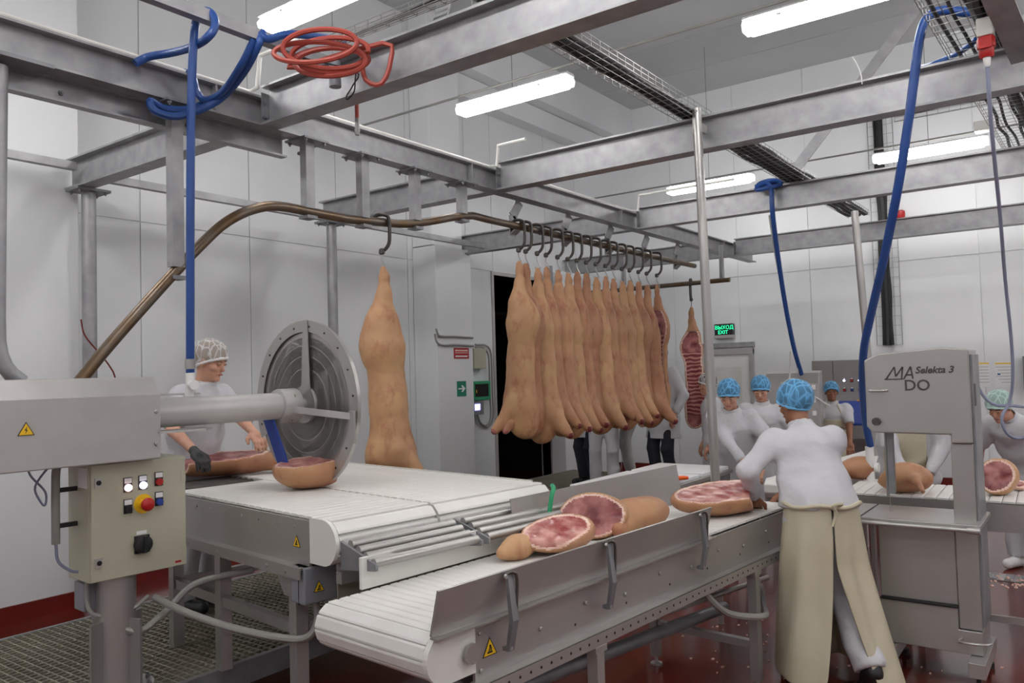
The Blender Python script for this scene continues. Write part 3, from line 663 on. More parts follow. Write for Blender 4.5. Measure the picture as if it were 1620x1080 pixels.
es_ = O('emergency_stop', MB().lathe([(.045,-.004),(.045,0)], 'y', 28, (.238,0,.328)), 'yellow', cb, label='red mushroom emergency stop on a yellow disc')
O('mushroom_stem', MB().lathe([(.022,-.035),(.022,-.004)], 'y', 20, (.238,0,.328)), 'yellow', es_); O('mushroom_head', MB().lathe([(.018,-.062),(.029,-.055),(.032,-.046),(.028,-.035)], 'y', 24, (.238,0,.328)), 'redp', es_, smooth=True)
ms = O('main_switch', MB().box(.193, .263, -.008, 0, .1, .182), 'black', cb); O('switch_knob', MB().lathe([(.03,-.035),(.04,-.03),(.042,-.008)], 'y', 28, (.228,0,.142)), 'rubber', ms, smooth=True)
O('grip', MB().box(.222, .234, -.045, -.03, .105, .18), 'rubber', ms); O('label_plate', MB().box(.205, .252, -.002, 0, .187, .203), 'paper', ms)
O('maker_plate', MB().box(cw-.06, cw-.03, -.001, 0, .02, .03), 'redsign', cb)
O('rating_label', MB().box(-.0012, 0, .035, .13, ch-.11, ch-.02), 'paper', cb, label='pale printed rating label')
O('bracket', MB().box(.15, .3, cd, cd+.1, .18, .36), 'steel', cb)
O('conduit', MB().tube(smoothpath([(.1,.1,0),(.1,.1,-.12),(.14,.05,-.22),(.22,.0,-.26),(.36,.02,-.2),(.5,.0,-.1),(.72,-.15,-.06)], 6), .017, 9), 'greytube', cb, smooth=True, label='grey corrugated conduit')
O('conduit', MB().tube(smoothpath([(.2,.1,0),(.19,.09,-.12),(.15,.05,-.2),(.11,.06,-.26),(.1,.1,-.3)], 5), .012, 8), 'greytube', cb, smooth=True, label='grey corrugated conduit')
O('conduit', MB().tube(smoothpath([(.03,.12,0),(.03,.12,-.1),(.05,.1,-.16),(.12,.06,-.17),(.2,.04,-.16),(.28,.05,-.12)], 5), .01, 8), 'greytube', cb, smooth=True, label='thin grey cable')
O('terminal_box', MB().box(.02, .14, .13, .24, -.15, -.02), 'greybox', cb, bevel=.005)
cp_ = MB().tube(smoothpath([(-.02,.15,.56),(-.06,.15,.555),(-.085,.15,.52),(-.09,.15,.42),(-.09,.15,.18)], 5), .018, 10); O('cable_pipe', cp_, 'greytube', cb, smooth=True, label='grey bent cable pipe')
for zz in (.26, .42): O('pipe_clip', MB().box(-.09, 0, .14, .16, zz-.01, zz+.01), 'rubber', cb)
O('cable', MB().tube(smoothpath([(-.09,.15,.18),(-.08,.15,.1),(-.03,.14,.05),(.0,.14,.04)], 4), .007, 7), 'cord', cb, smooth=True)
O('cable', MB().tube(smoothpath([(-.04,.15,.56),(-.1,.16,.54),(-.17,.16,.45),(-.15,.16,.38),(-.13,.16,.36),(-.13,.16,.42),(-.19,.16,.5),(-.2,.16,.56)], 5), .005, 7), 'cord', cb, smooth=True)

# ---------------------------------------------------------------- band saw
bs = T('band_saw', 'tall stainless steel band saw with open throat and table', 'band saw', (4.93, .56, 0), R(0))
def wallbox(nm, poly, x0, x1, **k): return O(nm, MB().prism(poly, 'x', x0, x1), k.pop('mt', 'steel'), bs, **k)
# local y: 0 = right edge, .52 = left edge in the picture; local x: 0 front plate
hd = wallbox('head', [(-.0,1.30),(0,1.81),(.13,1.825),(.46,1.80),(.53,1.765),(.53,1.385),(.5,1.35),(.105,1.345),(.105,1.30)], 0, .34, bevel=.008, label='saw head with the engraved maker lettering')
wallbox('spine', [(0,.3),(0,1.298),(.11,1.298),(.11,.3)], .02, .34, bevel=.006)
cabn = wallbox('base_cabinet', [(.112,.42),(.112,.84),(.5,.84),(.5,.42)], .03, .34, mt='steelb', bevel=.004)
wallbox('lower_door', [(.0,.17),(.0,.295),(.112,.295),(.112,.41),(.5,.41),(.5,.17)], .01, .34, mt='steelb', bevel=.004)
tb = MB(); tb.box(-.12, .36, -.03, .56, .86, .885); O('table', tb, 'steel', bs, bevel=.004, label='polished saw table')
O('table_extension', MB().box(-.06, .36, .57, .78, .86, .885), 'steel', bs)
O('table_rail', MB().cyl((-.14,-.02,.86), (-.14,.56,.86), .012, 12), 'steel', bs, smooth=True)
O('rail_end', MB().cyl((-.14,-.03,.86), (-.14,.03,.86), .018, 12), 'steel', bs, smooth=True)
O('blade', MB().box(.12, .135, .449, .451, .885, 1.35), 'steel', bs, label='thin vertical saw blade')
O('blade_guard', MB().box(.11, .16, .42, .45, .99, 1.36), 'galvd', bs); O('guide_rod', MB().cyl((.18,.47,.96), (.18,.47,1.36), .008, 10), 'steel', bs, smooth=True)
O('door_catch', MB().tube(smoothpath([(0,.5,1.59),(-.025,.495,1.59),(-.025,.42,1.59),(0,.415,1.59)], 3), .007, 8), 'steel', bs, smooth=True)
O('door_knob', MB().lathe([(.022,-.03),(.022,0)], 'x', 16, (0,.475,1.415)), 'hook', bs, smooth=True)
O('handle', MB().tube(smoothpath([(.01,.1,.25),(-.06,.1,.25),(-.07,-.03,.26),(.01,-.04,.27)], 4), .007, 8), 'steel', bs, smooth=True)
for y_ in (.02, .46):
    ft = O('foot_rail', MB().box(-.12, .42, y_-.04, y_+.04, .09, .168), 'steel', bs, bevel=.003)
    for x_ in (-.07, .37): O('levelling_foot', MB().lathe([(.03,0),(.03,.03),(.012,.035),(.012,.09)], 'z', 14, (x_,y_,0)), 'rubber', ft, smooth=True)
O('drawer_rail', MB().box(-.002, .03, .112, .5, .41, .42), 'black', bs)
O('side_plate', MB().box(.03, .32, -.012, -.001, .32, 1.78), 'galvd', bs)
O('vent', MB().box(.05, .12, -.014, -.012, 1.5, 1.62), 'black', bs)
Mx = lambda y, z: basis((-.0015, y, z), (0,-1,0), (0,0,1))
for nm_, st_ in (('M', [((0,0),(.045,.068)), ((.045,.068),(.05,.014)), ((.05,.014),(.088,.068)), ((.088,.068),(.08,0))]), ('A', [((.092,0),(.128,.068)), ((.128,.068),(.138,0)), ((.104,.022),(.134,.022))])):
    q_ = MB()
    for (a, b) in st_: q_.bar((-.001,.415-a[0],1.655+a[1]), (-.001,.415-b[0],1.655+b[1]), .002, .0085)
    O('maker_lettering', q_, 'hook', bs)
text('DO', .085, 'hook', bs, Mx(.325, 1.59), 'maker_lettering', bold=.0012)
ln = MB(); ln.bar((-.001,.425,1.654), (-.001,.325,1.654), .002, .007); O('maker_underline', ln, 'hook', bs)
text('Selekta 3', .052, 'hook', bs, Mx(.265, 1.685), 'model_lettering', shear=.25, bold=.0015)

# ---------------------------------------------------------------- poles
t_ = PY(1103, 185, 2.18); 
pb = PX(1133, 778, 5.28); po = T('steel_pole', 'polished stainless pole beside the long conveyor', 'pole', (5.28, float(pb[1]), .8))
pt = PX(1102, 172, 5.28)
O('pipe', MB().cyl((0,0,0), (0, float(pt[1]-pb[1]), float(pt[2])-.8), .032, 20), 'steel', po, smooth=True)
O('clamp', MB().box(.0, .075, float(pt[1]-pb[1])-.04, float(pt[1]-pb[1])+.04, 2.6, 2.66), 'steel', po)
O('foot_post', MB().cyl((0,0,-.8), (0,0,0), .02, 14), 'steel', po, smooth=True)
pt = PX(1352, 334, 7.9); pb = PX(1380, 640, 7.9); po = T('steel_pole', 'slanting stainless pole reaching the black cable tray', 'pole', (7.9, float(pb[1]-(pt[1]-pb[1])*.35), float(pb[2]-.35*(pt[2]-pb[2]))))
O('pipe', MB().cyl((0,0,0), tuple(Vector(tuple(pt))-po.location), .033, 18), 'steel', po, smooth=True)
O('foot_post', MB().cyl((0,0,-po.location.z), (0,0,0), .02, 14), 'steel', po, smooth=True)

# ---------------------------------------------------------------- tables and machines further back
def table(label, x0, x1, y0, y1, z, boards=(), rz=0, legs=True, name='work_table'):
    t = T(name, label, 'table', ((x0+x1)/2, (y0+y1)/2, 0), rz); hx_, hy = (x1-x0)/2, (y1-y0)/2
    O('table_top', MB().box(-hx_, hx_, -hy, hy, z-.05, z-.022), 'steel', t)
    O('apron_frame', MB().box(-hx_+.02, hx_-.02, -hy+.02, hy-.02, z-.12, z-.051), 'galvd', t)
    for sx_ in (-1, 1):
        for sy in (-1, 1): O('leg', MB().box(sx_*(hx_-.06)-.022, sx_*(hx_-.06)+.022, sy*(hy-.06)-.022, sy*(hy-.06)+.022, 0, z-.121), 'steel', t)
    O('stretcher', MB().box(-hx_+.08, hx_-.08, -.02, .02, .2, .24), 'steel', t)
    return t
tA = table('stainless work table with white cutting boards beyond the long conveyor', 5.05, 6.62, 2.55, 3.25, .9)
def board(x0, x1, y0, y1, z, label): return O('cutting_board', MB().box(x0, x1, y0, y1, z-.021, z+.006), 'board', label=label, cat='cutting board', group='white cutting boards', bevel=.004)
board(5.08, 5.98, 2.58, 3.22, .9, 'white cutting board carrying the orange handled knife')
board(6.05, 6.6, 2.58, 3.22, .9, 'white cutting board behind the polished pole')
kn = T('knife', 'knife with an orange plastic handle on a cutting board', 'knife', tuple(PZ(1065, 757, .925)), R(-40))
O('handle', MB().tube([(0,0,0),(.04,0,.002),(.09,0,.002),(.12,0,0)], [.014,.017,.016,.012], 10), 'orange', kn, smooth=True); O('blade', MB().prism([(-.16,-.004),(-.005,-.016),(-.005,.016)], 'z', -.002, .001), 'steel', kn)
# board conveyor behind the band saw (white strips)
c3 = T('belt_conveyor', 'white topped conveyor table running behind the band saw', 'conveyor', (5.62, -.55, 0), R(2))
belt(c3, 'y', -.6, 2.0, .02, .62, .9, .76, .07)
for x_ in (.0, .632): O('side_frame', MB().box(x_, x_+.01, -.55, 1.95, .72, .885), 'steel', c3)
for x_ in (.03, .61):
    for y_ in (-.3, 1.6): O('leg', MB().box(x_-.025, x_+.025, y_-.025, y_+.025, 0, .72), 'steel', c3)
O('stretcher', MB().box(.01, .03, -.3, 1.6, .18, .22), 'steel', c3)
O('bracket', MB().box(-.06, -.002, .2, .9, .72, .76), 'steel', c3)
c4 = T('belt_conveyor', 'white belt conveyor before the worker with the pale apron', 'conveyor', (5.95, 1.62, 0), R(-5))
belt(c4, 'x', .0, 2.6, .02, .45, .9, .76, .07)
for y_ in (.0, .46): O('side_frame', MB().box(.05, 2.55, y_, y_+.01, .72, .885), 'steel', c4)
for a in (.3, 2.2):
    for y_ in (.03, .44): O('leg', MB().box(a-.025, a+.025, y_-.025, y_+.025, 0, .72), 'steel', c4)
tR = table('far stainless side table with a pale top at the right wall end', 8.5, 9.7, -.55, .45, .95)
board(8.55, 9.65, -.5, .4, .95, 'pale cutting board on the far side table')
# second saw head machine and control cabinet near the far wall
mc = PD(1258, 640, 9.0); m2 = T('meat_machine', 'boxy stainless machine behind the workers, grey coiled cable on it', 'machine', (float(mc[0]), float(mc[1]), 0), R(12))
O('housing', MB().prism([(-.3,.85),(-.3,1.55),(-.18,1.66),(.3,1.68),(.3,.85)], 'y', -.28, .28), 'steelb', m2, bevel=.01)
O('pedestal', MB().box(-.2, .2, -.2, .2, 0, .85), 'steel', m2)
O('handle', MB().tube(smoothpath([(-.3,.0,1.5),(-.34,0,1.5),(-.34,0,1.35),(-.3,0,1.35)], 3), .01, 8), 'galvd', m2, smooth=True)
for k in range(3): O('indicator', MB().box(-.303, -.3, -.24, -.2, 1.2+.14*k, 1.25+.14*k), 'paper', m2)
O('coiled_cable', MB().tube(smoothpath([(-.32,.0,1.9),(-.33,.02,1.6)]+[(-.335, .1*math.cos(a*.7), 1.5+.1*math.sin(a*.7)) for a in range(20)]+[(-.34,-.2,1.42),(-.36,-.38,1.3)], 3), .009, 7), 'cordw', m2, smooth=True)
kc = PD(1336, 650, 11.2); k2 = T('control_cabinet', 'tall two door stainless control cabinet with a lit button panel', 'cabinet', (float(kc[0]), float(kc[1]), 0), R(0))
O('body', MB().box(0, .35, -.5, .42, 0, 1.8), 'steel', k2)
O('door', MB().box(-.02, -.002, -.48, .12, .25, 1.78), 'steelb', k2); O('door', MB().box(-.02, -.002, .13, .41, .25, 1.78), 'steelb', k2)
for r_ in range(2):
    for c_ in range(3):
        y_ = -.02-.1*c_; z_ = 1.52-.13*r_
        b = O('push_button', MB().box(-.028, -.02, y_-.02, y_+.02, z_-.03, z_+.03), 'black', k2)
        O('button_cap', MB().lathe([(.016,-.038),(.016,-.028)], 'x', 12, (0, y_, z_-.008)), [['ledw','redp','ledw'],['redp','dblue','redp']][r_][c_], b); O('label_plate', MB().box(-.029, -.028, y_-.017, y_+.017, z_+.012, z_+.028), 'paper', b)
O('main_switch', MB().lathe([(.035,-.04),(.045,-.02)], 'x', 16, (0,-.2,1.2)), 'yellow', k2); O('switch_knob', MB().box(-.06,-.04,-.21,-.19,1.17,1.23), 'redp', k2)
O('infeed_chute', MB().prism([(-.9,.95),(-.03,1.2),(-.03,1.02),(-.9,.78)], 'y', -.75, .1), 'steel', k2, label='sloping stainless chute'); O('belt_strip', MB().prism([(-.9,.955),(-.03,1.205),(-.03,1.23),(-.9,.98)], 'y', -.72, .07), 'dblue', k2)

# ---------------------------------------------------------------- hoses and cords
def hose(name, label, cat, P, r, mt, n=6, k=9): return O(name, MB().tube(smoothpath(P, n), r, k), mt, label=label, cat=cat, smooth=True)
fy = 3.5
ft = Vector((dc.x, dc.y, 0))+Matrix.Rotation(RZS, 3, 'Z') @ Vector((-.685, 0, ZD+.19))
yf = ft.y
def Yp(x, y, Y): return tuple(PY(x, y, Y))
hose('air_hose', 'long blue hose dropping straight to the saw arm', 'hose',
     [Yp(214,100,4.04), Yp(235,90,4.02), Yp(270,84,3.9), Yp(300,76,3.7), Yp(325,62,3.5), Yp(340,42,3.47), Yp(335,22,3.5), Yp(322,18,3.55), Yp(311,32,3.58), Yp(307,60,3.58), Yp(304,110,3.6), Yp(302,200,3.62), Yp(301,350,3.64), Yp(301,500,(yf+3.64)/2), tuple(ft)], .021, 'blue')
O('hose_clamp', MB().cyl(ft+Vector((0,0,.02)), ft+Vector((0,0,.07)), .025, 12), 'steel', label='metal clamp ring at the foot of the blue hose', cat='clamp', smooth=True)
hose('air_hose', 'blue hose looped over the beam beside the vertical hose', 'hose',
     [Yp(545,66,3.4), Yp(500,58,3.42), Yp(455,54,3.42), Yp(425,62,3.46), Yp(412,55,3.5), Yp(402,75,3.55), Yp(375,120,3.8), Yp(340,155,3.95), Yp(300,172,4.0), Yp(262,172,4.02), Yp(238,160,4.02), Yp(245,175,4.0), Yp(275,184,3.96), Yp(310,176,3.92), Yp(350,155,3.85), Yp(385,115,3.65), Yp(408,72,3.5), Yp(416,50,3.5)], .021, 'blue')
hose('air_hose', 'blue hose strand rising from the long beam top', 'hose', [Yp(275,120,4.13), Yp(292,114,4.1), Yp(305,122,4.0), Yp(312,145,3.97), Yp(325,158,3.93), Yp(352,145,3.8), Yp(380,105,3.6), Yp(402,62,3.5)], .019, 'blue')
# red hose coil on the thick cross beam
P = []
cc = Vector(tuple(PD(526, 92, 4.12))); cr_ = Vector((math.sin(YAW), -math.cos(YAW), 0))
for k in range(58):
    a = k*.5; g_ = 1+.16*math.sin(k*.37); P.append(cc+cr_*(.2*g_*math.cos(a))+Vector((0,0,1))*(.075*g_*math.sin(a)+.02*math.sin(k*.21)+.0)+Vector((-.05+.1*math.sin(k*.13), -.03*math.cos(k*.3), 0)))
P += [cc+cr_*.26+Vector((0,0,.07)), cc+cr_*.3+Vector((0,0,-.02)), cc+cr_*.25+Vector((0,0,-.14)), cc+cr_*.17+Vector((0,0,-.12)), cc+cr_*.15+Vector((0,0,-.02))]
hose('red_hose', 'coiled red air hose lying on the thick cross beam', 'hose', P, .013, 'redhose', 3, 7)
rh = PX(596, 150, 3.3); rt_ = T('air_outlet', 'short red hose end with coupling hanging under the cross beam', 'hose end', (3.14, float(rh[1]), 2.95))
top = ZB+.24-2.95; rb = float(PX(596, 185, 3.2)[2])-2.95; O('hose', MB().cyl((0,0,rb), (0,0,top), .012, 10), 'redhose', rt_, smooth=True); O('coupling', MB().lathe([(.012,rb-.1),(.017,rb-.07),(.013,rb-.05),(.013,rb)], 'z', 12), 'wirecol', rt_, smooth=True)
bp_ = Vector(tuple(PX(530, 115, 2.95))); O('pipe_stub', MB().lathe([(.03,-.08),(.033,-.08),(.033,.06)], 'z', 16, bp_), 'greybox', label='short grey pipe stub below the square tube', cat='pipe', smooth=True)
hose('thin_cord', 'thin black cord loop hanging by the red hose coil', 'cord', [(2.9, 3.52, 3.545)]+[tuple(PX(x, y, 2.9)) for x, y in ((562,112),(558,135),(548,152),(550,157),(560,145),(562,125),(564,108))], .004, 'cable', 4, 6)
# white conduits along beam tops
def conduit(label, P, r=.014): O('white_conduit', MB().tube([tuple(p) for p in P], r, 8), 'plast', label=label, cat='conduit', smooth=True)
zc_ = ZB+.195
conduit('white conduit along the long beam up to the thick cross beam', [(1.0, YA-.03, zc_), (2.94, YA-.03, zc_), (2.96, YA-.08, zc_+.02), (2.955, YA-.12, ZB+.4), (2.955, 3.6, ZB+.4)])
conduit('white conduit along the long beam past the hanging posts', [(3.2, YA-.03, zc_), (5.3, YA-.03, zc_), (5.32, YA-.1, zc_), (5.32, YA-.12, ZB+.36), (5.32, YA-.4, ZB+.36)])
conduit('white conduit along the far part of the long beam', [(5.55, YA-.03, zc_), (7.86, YA-.03, zc_), (7.88, YA-.1, zc_), (7.88, YA-.12, ZB+.36), (7.88, 2.9, ZB+.36)])
# big blue hose by the band saw
def Dp(x, y, D): return tuple(PD(x, y, D))
hose('air_hose', 'thick blue hose arching down beside the band saw', 'hose', [Dp(1625,50,4.35), Dp(1585,30,4.4), Dp(1530,20,4.45), Dp(1488,17,4.5), Dp(1466,30,4.5), Dp(1455,60,4.52), Dp(1448,110,4.55), Dp(1436,200,4.6), Dp(1420,300,4.7), Dp(1398,410,4.95), Dp(1375,510,5.25), Dp(1366,560,5.4), Dp(1365,620,5.6), Dp(1370,670,5.75), Dp(1377,705,5.8)], .026, 'blue')
tp = T('water_tap', 'white valve fitting at the foot of the thick blue hose', 'tap', Dp(1378, 765, 5.8))
tz = .27; O('valve_body', MB().cyl((0,0,.0), (0,0,tz), .03, 14), 'white', tp, smooth=True); O('valve_knob', MB().lathe([(.035,-.06),(.035,-.03)], 'y', 16, (0,0,.12)), 'white', tp, smooth=True); O('flange', MB().lathe([(.05,0),(.05,.03)], 'z', 16), 'white', tp, smooth=True)
O('stand_pipe', MB().cyl((0,0,-tp.location.z), (0,0,0), .02, 12), 'steel', tp, smooth=True)
hose('air_hose', 'blue hose lying over the cross beam behind the thick one', 'hose', [Dp(1545,62,4.7), Dp(1525,78,4.85), Dp(1500,92,5.0), Dp(1470,104,5.05), Dp(1455,108,5.1)], .018, 'blue')
hose('air_hose', 'thin blue hose hanging from the far tray to the machine', 'hose', [Dp(1195,296,8.0), Dp(1212,290,7.95), Dp(1220,300,7.9), Dp(1222,335,7.9), Dp(1230,400,8.1), Dp(1242,480,8.4), Dp(1256,550,8.6), Dp(1268,592,8.75)], .024, 'blue')
hose('air_hose', 'small coil of blue hose on the cross beam by the cable tray', 'hose', [Dp(1196,302,8.0), Dp(1200,292,8.0), Dp(1215,286,8.0), Dp(1232,286,7.95), Dp(1235,292,7.9), Dp(1215,297,7.9), Dp(1198,300,7.95), Dp(1210,291,8.05), Dp(1240,288,8.05)], .022, 'blue')
hose('grey_cord', 'thin grey cord beside the far blue hose', 'cord', [Dp(1217,340,8.0), Dp(1226,400,8.2), Dp(1240,470,8.5), Dp(1252,530,8.7), Dp(1260,560,8.7), Dp(1262,590,8.72)], .01, 'cordw')
# red power plug and its cord
pg = T('power_plug', 'red industrial power plug hanging from the wide tray', 'plug', Dp(1562, 106, 4.3))
O('cable_gland', MB().lathe([(.008,-.0),(.016,.01),(.02,.05)], 'z', 14), 'white', pg, smooth=True); O('plug_body', MB().lathe([(.028,.05),(.036,.06),(.036,.1),(.045,.105),(.045,.15),(.04,.16)], 'z', 20), 'redp', pg, smooth=True)
O('lid', MB().box(-.055,-.04,-.03,.03,.09,.15), 'redp', pg); O('socket', MB().box(-.045,.045,-.04,.04,.16,.26), 'plast', pg, bevel=.008); O('hanger', MB().cyl((0,0,.26), (0,0,.34), .01, 8), 'cable', pg)
hose('grey_cord', 'grey cord hanging from the red plug into a tied coil', 'cord', [Dp(1562,106,4.3), Dp(1566,170,4.35), Dp(1573,250,4.5), Dp(1582,340,4.8), Dp(1590,440,5.2), Dp(1600,540,5.5), Dp(1602,600,5.6), Dp(1597,635,5.65), Dp(1585,660,5.65), Dp(1593,685,5.65), Dp(1615,693,5.65), Dp(1640,675,5.65), Dp(1635,648,5.65), Dp(1605,642,5.65), Dp(1575,640,5.7), Dp(1555,625,5.7), Dp(1540,595,5.7)], .011, 'cord')
hose('cable_tie', 'thin white cable tie end sticking up from the cross beam', 'cable tie', [Dp(1364,133,4.9), Dp(1362,118,4.9), Dp(1356,102,4.9), Dp(1348,90,4.9)], .004, 'white', 3, 5)
hose('thin_cord', 'thin dark red cord behind the sloping rail', 'cord', [tuple(PY(x, y, 6.3)) for x, y in ((128,505),(134,530),(155,556),(174,580),(184,605))]+[(3.36, 6.32, 1.3), (3.38, 6.4, .4), (3.38, 6.45, .01)], .006, 'base', 5, 6)

# ---------------------------------------------------------------- signs and wall equipment
ys = 6.495
def sgn(x, y): return PY(x, y, ys)
a, b = sgn(718, 550), sgn(742, 567); rs = T('red_notice', 'small red notice with white lines on the wall pillar', 'sign', ((a[0]+b[0])/2, ys, b[2]))
w_, h_ = (b[0]-a[0])/2, a[2]-b[2]
O('plate', MB().box(-w_, w_, 0, .004, 0, h_), 'redsign', rs); O('white_line', MB().box(-w_*.85, w_*.85, -.001, 0, h_*.52, h_*.56), 'paper', rs); O('white_line', MB().box(-w_*.8, w_*.8, -.001, 0, h_*.16, h_*.28), 'paper', rs); O('white_line', MB().box(-w_*.85, w_*.85, -.001, 0, h_*.68, h_*.82), 'fat', rs)
a, b = sgn(723, 603), sgn(738, 626); ar = T('arrow_sign', 'green exit direction sign with a white arrow', 'sign', ((a[0]+b[0])/2, ys, b[2])); w_, h_ = (b[0]-a[0])/2, a[2]-b[2]
O('plate', MB().box(-w_, w_, 0, .004, 0, h_), 'green', ar)
O('arrow', MB().prism([(-w_*.75,h_*.46),(w_*.2,h_*.46),(-w_*.1,h_*.3),(w_*.15,h_*.26),(w_*.8,h_*.5),(w_*.15,h_*.74),(-w_*.1,h_*.7),(w_*.2,h_*.54),(-w_*.75,h_*.54)], 'y', -.002, -.0005), 'paper', ar)
# boxes on the wall right of the pillar
def wb(x0, y0, x1, y1, dep=.1, Y=YL-.016):
    p_, q_ = PY(x0, y0, Y-dep), PY(x1, y1, Y-dep); return p_[0], q_[0], Y-dep, Y, q_[2], p_[2]
O('junction_box', MB().box(*wb(750, 551, 770, 583)), 'box', label='plain grey junction box above the green wall display', cat='junction box', bevel=.006)
bx = wb(750, 603, 777, 632, .12); gd = T('scale_display', 'green cased wall display with a dark window', 'display', ((bx[0]+bx[1])/2, bx[2], bx[4]))
hw = (bx[1]-bx[0])/2; hh = bx[5]-bx[4]; O('case', MB().box(-hw, hw, 0, .12, 0, hh), 'greenp', gd, bevel=.01); O('window', MB().box(-hw*.9, hw*.7, -.004, 0, hh*.2, hh*.85), 'dark', gd); O('lit_dot', MB().box(-hw*.8, -hw*.72, -.006, -.004, hh*.4, hh*.55), 'yellow', gd)
bx = wb(750, 636, 766, 655, .12); ld = T('controller', 'small dark controller with a lit violet screen', 'controller', ((bx[0]+bx[1])/2, bx[2], bx[4])); hw = (bx[1]-bx[0])/2; hh = bx[5]-bx[4]
O('case', MB().box(-hw, hw, 0, .12, 0, hh), 'greybox', ld, bevel=.006); O('screen', MB().box(-hw*.9, hw*.2, -.004, 0, hh*.35, hh*.85), 'lcd', ld)
for k in range(2):
    Y_ = YL-.04-.02*k
    hose('wall_conduit', ['grey conduit bending down beside the wall display', 'second grey conduit nested beside the wall display'][k], 'conduit', [tuple(PY(x, y, Y_)) for x, y in ((752,545+4*k),(768-4*k,546+4*k),(776-4*k,556+4*k),(778-4*k,580),(779-4*k,620),(780-4*k,660),(772-3*k,675-2*k),(760,670-2*k),(755,655))], .012, 'greytube', 5, 8)
for k in range(2):
    x_ = (672, 684)[k]; Y_ = YL-.03
    hose('wall_conduit', ['long grey conduit running up the wall beside the pillar', 'grey conduit pair partner close to the pillar edge'][k], 'conduit', [tuple(PY(x_+6, 530, Y_)), tuple(PY(x_+3, 400, Y_)), tuple(PY(x_, 250, Y_)), tuple(PY(x_-3, 110, Y_))], .016, 'greytube', 4, 8)
hose('wall_conduit', 'grey conduit wrapping across the wall pillar front', 'conduit', [tuple(PY(x, y, 6.48)) for x, y in ((690,520),(694,530),(704,532),(720,532),(748,534))], .013, 'greytube', 4, 8)
hose('wall_conduit', 'lower grey conduit wrapping across the wall pillar front', 'conduit', [tuple(PY(x, y, 6.48)) for x, y in ((688,528),(692,542),(704,546),(720,545),(749,547))], .013, 'greytube', 4, 8)
hose('wire_loop', 'thin grey wire hanging in a loop on the left wall', 'wire', [tuple(PY(x, y, YL-.03)) for x, y in ((677,530),(678,580),(676,602),(668,610),(668,625),(676,636),(684,630),(682,612),(674,604),(672,620),(680,636))], .004, 'greytube', 4, 6)
a, b = PX(1130, 513, XF-.12), PX(1159, 529, XF-.12); ex = T('exit_sign', 'lit green exit sign in two scripts on the far wall', 'sign', (XF-.12, (a[1]+b[1])/2, b[2])); w_, h_ = abs(a[1]-b[1])/2, a[2]-b[2]
O('case', MB().box(0, .1, -w_, w_, 0, h_), 'black', ex); O('housing', MB().box(-.01, .105, -w_*1.05, w_*1.05, -.05, -.001), 'alu', ex)
Ms = lambda y, z: basis((-.003, y, z), (0,-1,0), (0,0,1))
text('ВЫХОД', h_*.46, 'exit', ex, Ms(w_*.95, h_*.52), 'lettering', bold=.0); text('EXIT', h_*.46, 'exit', ex, Ms(w_*.62, h_*.1), 'lettering', bold=.0)
for k, (x0, x1) in enumerate(((1538, 1567), (1573, 1607))):
    a, b = PX(x0, 572, XF-.02), PX(x1, 612, XF-.02); pn = T('paper_notice', ['pinned paper notice nearer the band saw', 'pinned paper notice with a blue stamp, farther from the saw'][k], 'notice', (XF-.02, (a[1]+b[1])/2, b[2])); w_, h_ = abs(a[1]-b[1])/2, a[2]-b[2]
    O('sheet', MB().box(0, .003, -w_, w_, 0, h_), 'paper', pn); O('yellow_heading', MB().box(-.001, 0, -w_*.95, w_*.95, h_*.9, h_*.95), 'yellow', pn)
    for i in range(6): O('print_line', MB().box(-.001, 0, -w_*.9, w_*(.9-.25*(i % 3)), h_*(.78-.12*i), h_*(.795-.12*i)), 'greybox', pn)
    if k: O('blue_stamp', MB().box(-.0015, 0, w_*.45, w_*.75, h_*.48, h_*.54), 'blue', pn)
a = PX(1618, 575, XF-.1); O('wall_box', MB().box(XF-.14, XF-.02, a[1]-.3, a[1], a[2]-.35, a[2]+.1), 'greybox', label='dark grey wall box beside the paper notices', cat='wall box', bevel=.01)
a = PX(1425, 339, XF-.06); O('alarm_sounder', MB().lathe([(.05,0),(.06,.03),(.06,.1),(.03,.12)], 'z', 16, (XF-.08, a[1], a[2]-.06)), 'redp', label='small red alarm sounder high on the far wall', cat='alarm', smooth=True)
fd = T('floor_drain', 'metal floor drain slot strewn with pale scraps', 'drain', tuple(PZ(1600, 915, 0)), R(0)); O('frame', MB().box(-.12,.12,-.5,.5,0,.006), 'steel', fd)
for k in range(9): O('slat', MB().box(-.1,.1,-.46+.11*k,-.4+.11*k,.006,.012), 'galvd', fd)
rn = random.Random(3)
sc = MB()
for k in range(60):
    c = PZ(1600, 915, 0); x_, y_ = c[0]+rn.gauss(-.15, .1), c[1]+rn.gauss(.05, .2); s_ = rn.uniform(.006, .016); zb_ = .0 if abs(x_-c[0]) > .12 else .013; sc.lathe([(s_, zb_), (s_*.7, zb_+.008)], 'z', 6, (x_, y_, 0))
O('meat_scraps', sc, 'fat', label='pale meat and fat scraps on the floor by the drain', cat='scraps', kind='stuff')
sc = MB()
for k in range(70):
    x_, y_ = rn.uniform(4.4, 5.6), rn.uniform(.2, 2.4); s_ = rn.uniform(.003, .009); sc.box(x_-s_, x_+s_*1.6, y_-s_*.6, y_+s_, 0, .005)
O('meat_scraps', sc, 'fat', label='tiny pale crumbs scattered on the wet red floor', cat='scraps', kind='stuff')

